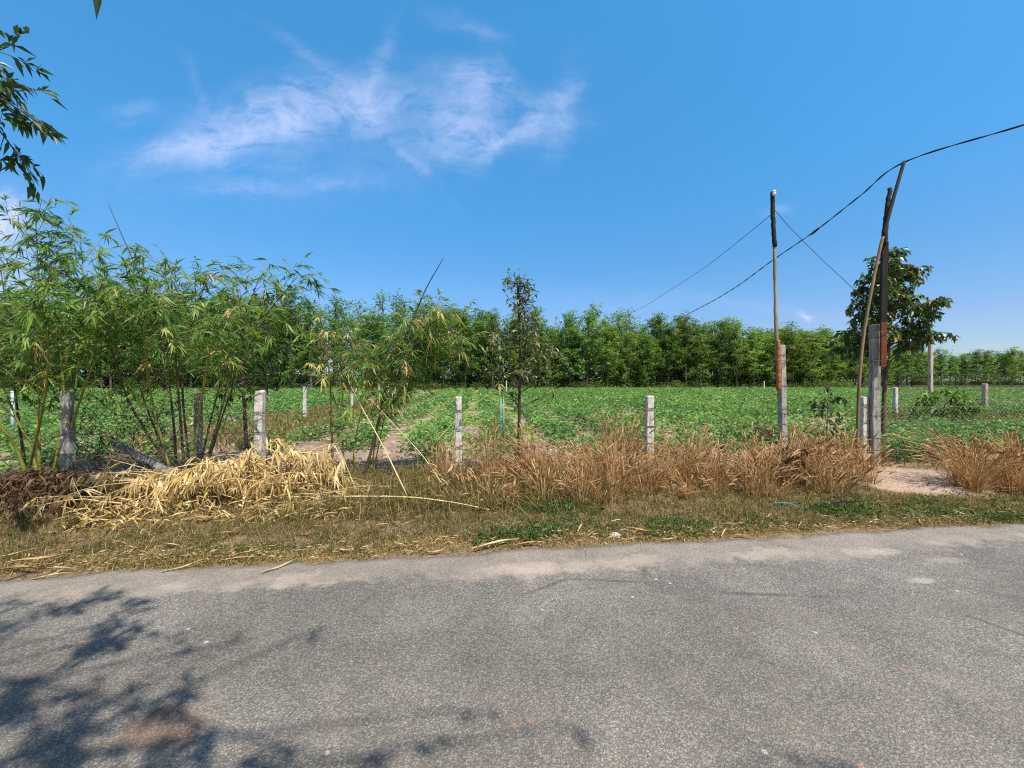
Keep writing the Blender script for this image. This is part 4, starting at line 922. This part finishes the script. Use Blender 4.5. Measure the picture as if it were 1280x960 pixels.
# wires of the roadside fence: strung on the posts' road side
def fence_wires():
    rs = np.random.RandomState(91)
    X = [(-60, 5.4), (85, 5.75), (323, 6.02), (573, 6.4), (811, 6.81), (979, 7.14), (1079, 7.28), (1415, 8.3)]
    root = empty('wire_fence', at(573, 476, 6.3) * [1, 1, 0], 'slack barbed wire strung between the roadside concrete posts', 'wire fence')
    for hz in (.28, .52, .8, 1.1):
        mb = MB(); P = []
        for i in range(len(X) - 1):
            a, b = at(X[i][0], 476, X[i][1] - .075), at(X[i + 1][0], 476, X[i + 1][1] - .075); a[2] = b[2] = hz + .035; sg = rs.uniform(.0, .05)
            for f in np.linspace(0, 1, 12)[:-1]: P.append(a + (b - a) * f + np.array([0, rs.normal(0, .006), -sg * 4 * f * (1 - f) + rs.normal(0, .004)]))
        P = np.array(P); st = spline(P, 500); mb.tube(st, .0042, 4)
        for k in range(6, 494, 4):
            d = nrm(rs.normal(0, 1, 3)); mb.tube(np.array([st[k] - d * .016, st[k], st[k] + d * .016]), .0016, 3)
        part(mb, 'barbed_wire', M['wire'], root)
    def net(pa, pb, z0, z1, cell, r, label):
        a = np.array([pa[0], pa[1], 0]); b = np.array([pb[0], pb[1], 0]); L = np.linalg.norm(b - a); d = (b - a) / L; H = z1 - z0; mb = MB()
        for s in np.arange(-H, L, cell):
            for sg in (1, -1):
                s0, s1 = max(s, 0), min(s + H, L)
                if s1 - s0 < .05: continue
                f = np.linspace(s0, s1, 6); z = (z0 + (f - s)) if sg > 0 else (z1 - (f - s)); y = .03 * np.sin(f * 2 + z)
                P = a + d * f[:, None]; P[:, 2] = z; P[:, 1] += y + .004 * sg; mb.tube(P, r, 3)
        o = mb.build('wire_netting', M['wire'], loc=a); tag(o, label, 'wire netting')
    net(at(1100, 0, 7.35), at(1415, 0, 8.25), 0.1, 1.2, .09, .0026, 'diamond wire netting from the tallest post past the grass clump')
    net(at(85, 0, 5.85), at(323, 0, 6.1), 0.1, 1.2, .09, .0026, 'diamond wire netting under the bamboo clumps at the left')
    net(at(1119, 0, 17.4), at(1345, 0, 19.6), .1, 1.25, .16, .005, 'wire netting of the back fence at the right')
    bw = empty('field_wire', at(1119, 0, 17.4) * [1, 1, 0], 'strands of wire on the back fence at the right', 'wire fence')
    for z in (.35, .7, 1.0, 1.2):
        mb = MB(); st = spline([at(1119, 0, 17.35) * [1, 1, 0] + [0, 0, z], at(1231, 0, 18.5) * [1, 1, 0] + [0, 0, z - .02], at(1345, 0, 19.5) * [1, 1, 0] + [0, 0, z]], 30); mb.tube(st, .005, 4); part(mb, 'wire', M['wire'], bw)
    fw = empty('field_wire', at(381, 0, 15.7) * [1, 1, 0], 'strands of wire along the fence running into the field', 'wire fence')
    for z in (.4, .8, 1.15):
        mb = MB(); st = spline([at(p, 0, y - .07) * [1, 1, 0] + [0, 0, z] for p, y in [(381, 15.7), (440, 21), (474, 27.6), (485, 33), (494, 41), (502, 50), (509, 59)]], 60); mb.tube(st, .005, 4); part(mb, 'wire', M['wire'], fw)
fence_wires()

# ------------------------------------------------------------------ small trees
def small_tree(name, trunk_pts, r, label, branches, mat_leaf, mat_bark, seed, ls, lw, per, cat='tree', twig=3, sag=.2, tl=.25, gap=.35, tintm=.5, leafdroop=.5):
    """branches: (fraction up the trunk, azimuth deg, elevation deg, length)"""
    global R; keep = R; R = rs = np.random.RandomState(seed)
    root = empty(name, trunk_pts[0], label, cat); st = spline(trunk_pts, 40); tr = MB(); lv = MB(); bw = MB()
    tr.tube(st, np.interp(np.linspace(0, 1, 40), [0, .1, 1], [r * 1.25, r, r * .3]) * rs.uniform(.94, 1.06, 40), 8, cap=True)
    for f, az, el, L, *bare in branches:
        k = f * 39; j = min(int(k), 38); p = st[j] + (st[j + 1] - st[j]) * (k - j); a, e = math.radians(az), math.radians(el)
        br = shoot(p, [math.cos(a) * math.cos(e), math.sin(a) * math.cos(e), math.sin(e)], L, 8, sag, .12)
        bw.tube(br, np.linspace(r * .32, .003, 8), 5)
        nt = max(2, int(L * twig * 4))
        for i in range(nt):
            g = gap + (1 - gap) * (i + rs.rand()) / nt; kk = g * 7; jj = min(int(kk), 6); q = br[jj] + (br[jj + 1] - br[jj]) * (kk - jj)
            t2 = shoot(q, nrm(br[jj + 1] - br[jj]) + rs.normal(0, .75, 3), tl * rs.uniform(.5, 1.3), 4, .2, .15); bw.tube(t2, [.004, .003, .002, .0015], 4)
            n = 0 if bare else rs.poisson(per) + 1; ti = rs.randint(1, 4, n); P = t2[ti] + rs.normal(0, .015, (n, 3)); D = nrm(t2[-1] - t2[0]) * .5 + rs.normal(0, .75, (n, 3)) + [0, 0, -.35]
            l = ls * rs.uniform(.6, 1.25, n); lv.leaves(P, D, l, l * lw * rs.uniform(.8, 1.2, n), np.clip(rs.normal(tintm, .22, n), 0, 1), leafdroop)
    part(tr, 'trunk', M[mat_bark], root, True); part(bw, 'branches', M[mat_bark], root, True); part(lv, 'crown', M[mat_leaf], root)
    R = keep; return root
rs = np.random.RandomState(5)
br = [(f, rs.uniform(0, 360), rs.uniform(0, 28), rs.uniform(.35, .68)) for f in np.linspace(.5, .76, 25)]
br += [(f, rs.uniform(0, 360), rs.uniform(20, 80), rs.uniform(.12, .25)) for f in np.linspace(.8, .99, 36)]
br += [(f, rs.uniform(0, 360), rs.uniform(15, 45), rs.uniform(.4, .85), 1) for f in np.linspace(.36, .52, 11)]
small_tree('sapling', W((648, 598, 6.3), (649, 520, 6.3), (650, 440, 6.3), (647, 352, 6.3)), .03, 'thin dark sapling with a sparse drooping crown standing in the brown grass at centre', br, 'sapling_leaf', 'bark_dark', 6, .085, .38, 5.5, tl=.2, twig=2.6, leafdroop=.25)
rs = np.random.RandomState(8)
br = [(f, rs.uniform(0, 360), rs.uniform(5, 50), rs.uniform(.55, .9) * np.interp(f, [.5, .7, 1], [.95, 1.0, .5])) for f in np.linspace(.53, .99, 72)] + [(f, rs.uniform(0, 360), rs.uniform(45, 85), rs.uniform(.3, .48)) for f in np.linspace(.82, .99, 14)]
br += [(.44, 10, 45, 1.0), (.48, -10, 42, .95), (.47, 175, 40, 1.05), (.5, 190, 30, .95), (.52, 160, 20, .85)]
small_tree('broadleaf_tree', W((1104, 560, 8.4), (1106, 480, 8.4), (1113, 410, 8.4), (1114, 330, 8.3)), .045, 'young tree with large dark heart shaped leaves behind the tallest post', br, 'dark_leaf', 'bark_brown', 9, .1, .62, 9, tl=.17, twig=2.8, gap=.35, leafdroop=.5)
br = [(f, rs.uniform(0, 360), rs.uniform(10, 60), rs.uniform(.45, .95)) for f in np.linspace(.45, .98, 26)]
small_tree('leafy_tree', W((310, 590, 7.6), (306, 520, 7.6), (304, 470, 7.6), (312, 375, 7.6)), .036, 'small dark leafy tree showing through the bamboo right of its dark stems', br, 'tree_leaf', 'bark_dark', 12, .12, .45, 4.5, tl=.2)
br = [(f, rs.uniform(0, 360), rs.uniform(0, 50), rs.uniform(.35, .7)) for f in np.linspace(.3, .98, 15)]
small_tree('green_shrub', W((1178, 538, 12.2), (1180, 515, 12.2), (1182, 492, 12.2)), .018, 'small bright green broad leaved plant beside the rust stained post', br, 'bright_leaf', 'bark_brown', 14, .16, .62, 5, cat='plant', tl=.2)
br = [(f, rs.uniform(0, 360), rs.uniform(0, 50), rs.uniform(.2, .4)) for f in np.linspace(.3, .98, 10)]
small_tree('dark_shrub', W((1034, 545, 8.6), (1034, 520, 8.6), (1036, 492, 8.6)), .012, 'small dark leaved plant in the crop left of the short post', br, 'dark_leaf', 'bark_brown', 15, .11, .55, 3, cat='plant', tl=.15)
small_tree('withered_plant', W((985, 632, 5.75), (986, 600, 5.75), (983, 572, 5.75)), .012, 'withered dark brown plant at the foot of the grey post in the grass', [(f, rs.uniform(0, 360), rs.uniform(0, 60), rs.uniform(.12, .3)) for f in np.linspace(.15, .98, 16)], 'brown_leaf', 'bark_brown', 16, .09, .5, 4, cat='plant', tl=.1, tintm=.4)
# tall thin stems standing in the crop near the grey post
for i, (px, Y, h) in enumerate([(905, 8.6, 1.05), (926, 8.9, 1.15), (948, 8.4, .9)]):
    small_tree('weed_stalk', [at(px, 476, Y) * [1, 1, 0], at(px + 3, 476, Y) * [1, 1, 0] + [0, 0, h * .5], at(px - 4, 476, Y) * [1, 1, 0] + [0, 0, h]], .006, ['thin leafy weed stalk, leftmost of three in the crop before the grey post', 'tallest thin weed stalk of three in the crop before the grey post', 'weed stalk nearest the tall grey post'][i],
               [(f, rs.uniform(0, 360), rs.uniform(10, 60), rs.uniform(.08, .2)) for f in np.linspace(.2, .98, 10)], 'tree_leaf', 'bark_dark', 20 + i, .06, .35, 2, cat='weed', tl=.06)

# big roadside tree behind the camera: its boughs hang into the view and shade the road
def roadside_tree():
    global R; keep = R; R = rs = np.random.RandomState(77)
    base = np.array([-2.6, -3.4, 0]); root = empty('roadside_tree', base, 'overhanging roadside tree whose leafy bough enters the picture at the upper left', 'tree')
    tr, bw, lv = MB(), MB(), MB()
    trunk = spline([base - [0, 0, .2], base + [.05, .05, 1.5], base + [.2, .1, 3.2], base + [.2, .3, 6.5], base + [.4, .3, 9.5]], 30); tr.tube(trunk, np.linspace(.19, .06, 30), 10)
    def spray(p, d, L, n, per=7, ls=.095, sag=.45):
        br = shoot(p, d, L, 7, sag, .12); bw.tube(br, np.linspace(.008, .003, 7), 4)
        for i in range(n):
            k = rs.uniform(1.2, 6); j = min(int(k), 5); q = br[j] + (br[j + 1] - br[j]) * (k - j)
            t2 = shoot(q, nrm(br[j + 1] - br[j]) + rs.normal(0, .7, 3), rs.uniform(.1, .3), 4, .4, .12); bw.tube(t2, [.003, .0025, .002, .0012], 4)
            m = rs.poisson(per) + 2; P = t2[rs.randint(1, 4, m)] + rs.normal(0, .01, (m, 3)); D = nrm(t2[-1] - t2[0]) * .8 + rs.normal(0, .6, (m, 3)) + [0, 0, -.2]; l = ls * rs.uniform(.6, 1.25, m)
            lv.leaves(P, D, l, l * rs.uniform(.3, .42, m), np.clip(rs.normal(.5, .25, m), 0, 1), .3)
    def limb(pts, r, tips):
        st = spline(pts, 26); bw.tube(st, np.linspace(r, .012, 26), 7)
        for f, d, L, n in tips:
            k = f * 25; j = min(int(k), 24); spray(st[j] + (st[j + 1] - st[j]) * (k - j), d, L, n)
    # bough into the upper left of the picture
    limb([trunk[12], np.array([-3.9, -1., 4.0]), np.array([-5.0, 1.5, 4.3]), at(-14, 120, 3.1)], .05,
         [(.97, (.7, .1, .2), .5, 9), (.97, (.9, 0, -.25), .6, 11), (.9, (.9, -.1, -.75), .95, 13), (.96, (.6, -.1, .5), .5, 9), (.96, (.8, 0, -.1), .45, 8), (.98, (.5, .5, -.9), .7, 9), (.9, (.5, 0, -1.2), .9, 10)])
    # one twig whose leaf tip hangs in at the top edge
    limb([trunk[15], np.array([-2.6, -1., 4.6]), np.array([-2.35, 1.0, 4.5]), np.array([-2.25, 2.0, 3.85])], .03, [])
    e = at(121, 20, 2.2)
    lv.leaves(np.array([e + [.02, 0, .14], e + [.07, .02, .12]]), np.array([[-.15, 0, -1.], [.5, 0, .4]]), .15, .044, np.array([.1, .5]), .1)
    bw.tube(np.array([[-2.25, 2.0, 3.85], (np.array([-2.25, 2.0, 3.85]) + e + [.02, 0, .14]) / 2, e + [.02, 0, .14]]), [.008, .005, .002], 4)
    # boughs over the near road that throw the dappled shade; targets are the shade's places on the road
    sx, sy = SHX, SHY
    for px, py, z, L, n in [(60, 770, 4.2, .5, 9), (100, 790, 4.6, .5, 8), (130, 750, 4.6, .35, 6), (20, 850, 4.4, .6, 13), (70, 815, 4.0, .5, 11), (130, 800, 5.0, .4, 4), (150, 940, 4.3, .55, 12), (60, 945, 4.6, .6, 11), (190, 880, 4.1, .4, 5), (20, 905, 4.9, .5, 7), (110, 900, 4.4, .5, 7), (240, 955, 4.6, .3, 4), (325, 935, 4.8, .2, 2), (425, 952, 4.3, .3, 5), (455, 960, 4.5, .3, 4), (563, 890, 5.0, .1, 1), (670, 915, 5.0, .12, 1), (215, 810, 4.6, .2, 2), (945, 956, 5.2, .2, 3), (-60, 880, 4.4, .6, 10), (-100, 820, 4.7, .6, 9), (-40, 960, 4.5, .6, 9), (300, 805, 5.4, .1, 1), (405, 785, 5.4, .1, 1), (30, 745, 4.8, .3, 4)]:
        Y = CH * F / (py - CY); X = (px - CX) / F * Y; z *= 1.25; n = max(1, int(n * (.55 if px < 250 else .36))); L *= .85; c = np.array([X - sx * z, Y - sy * z, z])
        j = 18 + int(rs.randint(10)); mid = (trunk[j] + c) / 2 + [rs.normal(0, .2), rs.normal(0, .2), .35]
        st = spline([trunk[j], mid, c], 16); bw.tube(st, np.linspace(.022, .005, 16), 6)
        for q in range(1 if n < 3 else 2): spray(c, nrm(c - mid) + rs.normal(0, .5, 3), L, n, 5, .105, .5)
    for i in range(60):                               # the rest of the crown, behind and above
        c = base + [rs.normal(-.6, 1.5), rs.normal(-1.4, 1.2), rs.uniform(5.5, 10)]
        j = 14 + int(rs.randint(15)); st = spline([trunk[j], (trunk[j] + c) / 2 + [0, 0, .2], c], 8); bw.tube(st, np.linspace(.03, .008, 8), 5); spray(c, rdir(1, -20, 60)[0], .8, 12, 9, .13)
    part(tr, 'trunk', M['bark_brown'], root, True); part(bw, 'branches', M['bark_brown'], root, True); part(lv, 'leaves', M['tree_leaf'], root); R = keep

# ------------------------------------------------------------------ sun and sky
SUN_EL = math.radians(57); SUN_AZ = math.radians(145)   # compass-like: 0 is +Y (ahead), 90 is +X (right)
sdir = np.array([math.sin(SUN_AZ) * math.cos(SUN_EL), math.cos(SUN_AZ) * math.cos(SUN_EL), math.sin(SUN_EL)])
SHX, SHY = -sdir[0] / sdir[2], -sdir[1] / sdir[2]
roadside_tree()

# little things on the verge
mb = MB(); rs = np.random.RandomState(2)
c = at(768, 672, 4.1); c[2] = gz(c) + .02
rings = [np.array([[math.cos(a) * f, math.sin(a) * f * .7, z] for a in np.arange(8) / 8 * 6.283]) for f, z in ((.05, -.3), (.95, -.1), (1, .2), (.7, .5), (.05, .62))]
mb.grid(np.stack(rings) * .06 * rs.uniform(.85, 1.15, (5, 8, 1)) + c, .5, True); tag(mb.build('stone', M['stone'], smooth=False, loc=c), 'small pale stone lying in the verge litter', 'stone')
pts = [at(968, 634, 5.0), at(985, 636, 4.95), at(998, 640, 4.9), at(1012, 648, 4.75)]
pts = [np.array([p[0], p[1], gz(p) + .05 + .02 * (i % 2)]) for i, p in enumerate(pts)]; st = spline(pts, 16)
mb = MB(); mb.ribbon(st, np.full(16, .02), np.array([0.2, .9, .3]), .5); mb.ribbon(st - [0, 0, .002], np.full(16, .02), np.array([0.2, .9, .3]), .5); tag(mb.build('plastic_strap', M['strap'], smooth=True, loc=pts[0]), 'twisted teal plastic strap lying below the withered plant', 'strap')
mb = MB()
for q in range(5):
    st = shoot(at(1020 + q * 6, 640, 5.0) * [1, 1, 0] + [0, 0, .06], [1, rs.normal(0, .5), .25], rs.uniform(.4, .8), 6, .4, .15); mb.tube(st, np.linspace(.009, .003, 6), 5)
tag(mb.build('dead_branch', M['bark_dark'], loc=at(1020, 476, 5.0) * [1, 1, 0]), 'dark forked dead branch lying in front of the tallest post', 'branch')

# ------------------------------------------------------------------ light, sky, camera
sun = bpy.data.lights.new('sun', 'SUN'); sun.energy = 5.0; sun.angle = math.radians(.5); sun.color = (1, .93, .81)
so = bpy.data.objects.new('sun', sun); COL.objects.link(so)
from mathutils import Vector
so.rotation_euler = Vector(-sdir).to_track_quat('-Z', 'Y').to_euler(); so.location = (0, 0, 30)

w = bpy.data.worlds.new('World'); S.world = w; w.use_nodes = True; w.node_tree.nodes.clear(); t = NT(w.node_tree)
sky = t.n('ShaderNodeTexSky', sky_type='NISHITA', sun_disc=False, sun_elevation=SUN_EL, sun_rotation=SUN_AZ, altitude=0, air_density=1.0, dust_density=.6, ozone_density=2.0)
hs = t.n('ShaderNodeHueSaturation'); t.put(hs.inputs['Color'], sky); hs.inputs['Saturation'].default_value = 1.15; hs.inputs['Value'].default_value = 1.15
tc = t.n('ShaderNodeTexCoord').outputs['Generated']; sp = t.n('ShaderNodeSeparateXYZ', i_Vector=tc)
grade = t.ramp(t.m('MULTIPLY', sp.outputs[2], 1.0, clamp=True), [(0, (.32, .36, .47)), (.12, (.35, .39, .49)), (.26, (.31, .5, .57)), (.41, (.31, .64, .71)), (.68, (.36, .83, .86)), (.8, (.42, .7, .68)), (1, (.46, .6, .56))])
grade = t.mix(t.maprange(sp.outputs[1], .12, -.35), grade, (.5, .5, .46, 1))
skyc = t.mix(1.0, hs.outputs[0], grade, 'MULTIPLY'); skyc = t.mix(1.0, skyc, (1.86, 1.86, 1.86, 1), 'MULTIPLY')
yy = t.m('MAXIMUM', sp.outputs[1], .05); a = t.m('DIVIDE', sp.outputs[0], yy); b = t.m('DIVIDE', sp.outputs[2], yy)   # flat cloud sheet coordinates
cv = t.n('ShaderNodeCombineXYZ', i_0=a, i_1=b).outputs[0]
nz = t.n('ShaderNodeTexNoise', i_Vector=cv); nz.inputs['Scale'].default_value = 3.2; nz.inputs['Detail'].default_value = 5; nz.inputs['Roughness'].default_value = .6
nzc = t.n('ShaderNodeSeparateColor', i_0=nz.outputs['Color'])
wa = t.m('ADD', a, t.m('MULTIPLY', t.m('SUBTRACT', nzc.outputs[0], .5), .22)); wb = t.m('ADD', b, t.m('MULTIPLY', t.m('SUBTRACT', nzc.outputs[1], .5), .16))
def blob(px, py, rx, ry, ang, amp):
    ca, sa = math.cos(math.radians(ang)), math.sin(math.radians(ang)); x0, y0 = (px - CX) / F, (CY - py) / F
    dx = t.m('SUBTRACT', wa, x0); dy = t.m('SUBTRACT', wb, y0)
    u = t.m('DIVIDE', t.m('ADD', t.m('MULTIPLY', dx, ca), t.m('MULTIPLY', dy, sa)), rx / F); v = t.m('DIVIDE', t.m('SUBTRACT', t.m('MULTIPLY', dy, ca), t.m('MULTIPLY', dx, sa)), ry / F)
    d = t.m('ADD', t.m('MULTIPLY', u, u), t.m('MULTIPLY', v, v)); return t.m('MULTIPLY', t.m('EXPONENT', t.m('MULTIPLY', d, -1.0)), amp)
blobs = [(240, 185, 75, 17, 12, .75), (310, 150, 100, 34, 22, .6), (410, 135, 100, 28, 10, .75), (470, 128, 32, 34, 60, .55), (565, 150, 45, 32, 25, .85), (630, 170, 75, 17, 12, .75), (700, 135, 14, 50, -15, .45),
         (590, 105, 50, 18, -20, .35), (350, 240, 90, 9, 3, .3), (510, 195, 55, 7, -48, .35), (172, 130, 30, 11, 10, .3), (580, 25, 50, 12, -25, .25), (640, 115, 40, 12, -60, .3), (400, 75, 90, 9, -35, .18), (380, 210, 150, 40, 0, .18), (655, 150, 60, 14, 40, .5), (600, 120, 25, 22, 0, .4), (330, 165, 60, 14, 30, .5), (480, 90, 12, 60, -10, .25), (250, 100, 50, 8, -60, .15)]
acc = None
for q in blobs:
    k = blob(*q); acc = k if acc is None else t.m('ADD', acc, k)
mp = t.n('ShaderNodeMapping', i_Vector=t.n('ShaderNodeCombineXYZ', i_0=wa, i_1=wb).outputs[0]); mp.inputs['Rotation'].default_value = (0, 0, math.radians(-18)); mp.inputs['Scale'].default_value = (3.2, 10, 1)
streak = t.noise(mp.outputs[0], 1.6, 10, .68, 1.1); fine = t.noise(cv, 8, 9, .66, .9)
den = t.m('MULTIPLY', acc, t.maprange(t.m('ADD', t.m('MULTIPLY', streak, .55), t.m('MULTIPLY', fine, .45)), .34, .64, .1, 1.2))
puff = t.m('MULTIPLY', blob(-6, 272, 34, 26, 0, 1.3), t.maprange(fine, .35, .6, .3, 1.1))
for q in [(12, 350, 40, 50, 0, .5), (715, 398, 14, 6, 0, .6), (998, 388, 9, 4, 0, .7), (1215, 440, 60, 12, 0, .15), (985, 263, 22, 6, 0, .22), (880, 380, 260, 10, -3, .08)]: puff = t.m('ADD', puff, blob(*q))
den = t.m('ADD', t.m('SUBTRACT', 1.0, t.m('EXPONENT', t.m('MULTIPLY', den, -.95))), puff, clamp=True)
den = t.m('MULTIPLY', den, t.m('GREATER_THAN', sp.outputs[1], .06))
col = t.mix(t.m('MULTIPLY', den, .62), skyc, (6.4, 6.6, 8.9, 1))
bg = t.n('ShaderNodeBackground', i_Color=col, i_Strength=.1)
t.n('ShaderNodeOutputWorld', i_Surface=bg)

cam = bpy.data.cameras.new('camera'); co = bpy.data.objects.new('camera', cam); COL.objects.link(co); S.camera = co
co.location = (0, 0, CH); co.rotation_euler = (math.radians(90), 0, 0)
cam.sensor_width = 36; cam.lens = 36 * F / 1280; cam.shift_y = (CY - 480) / 1280; cam.clip_end = 4000; cam.clip_start = .05
S.view_settings.view_transform = 'Standard'; S.view_settings.look = 'None'; S.view_settings.gamma = 1; S.view_settings.use_curve_mapping = False
S.view_settings.exposure = 0.55
S.cycles.max_bounces = 6; S.cycles.transparent_max_bounces = 4; S.cycles.diffuse_bounces = 3; S.cycles.glossy_bounces = 2; S.cycles.transmission_bounces = 3
S.cycles.use_denoising = False; S.cycles.pixel_filter_type = 'BLACKMAN_HARRIS'; S.cycles.filter_width = 1.15; S.cycles.sample_clamp_indirect = 4
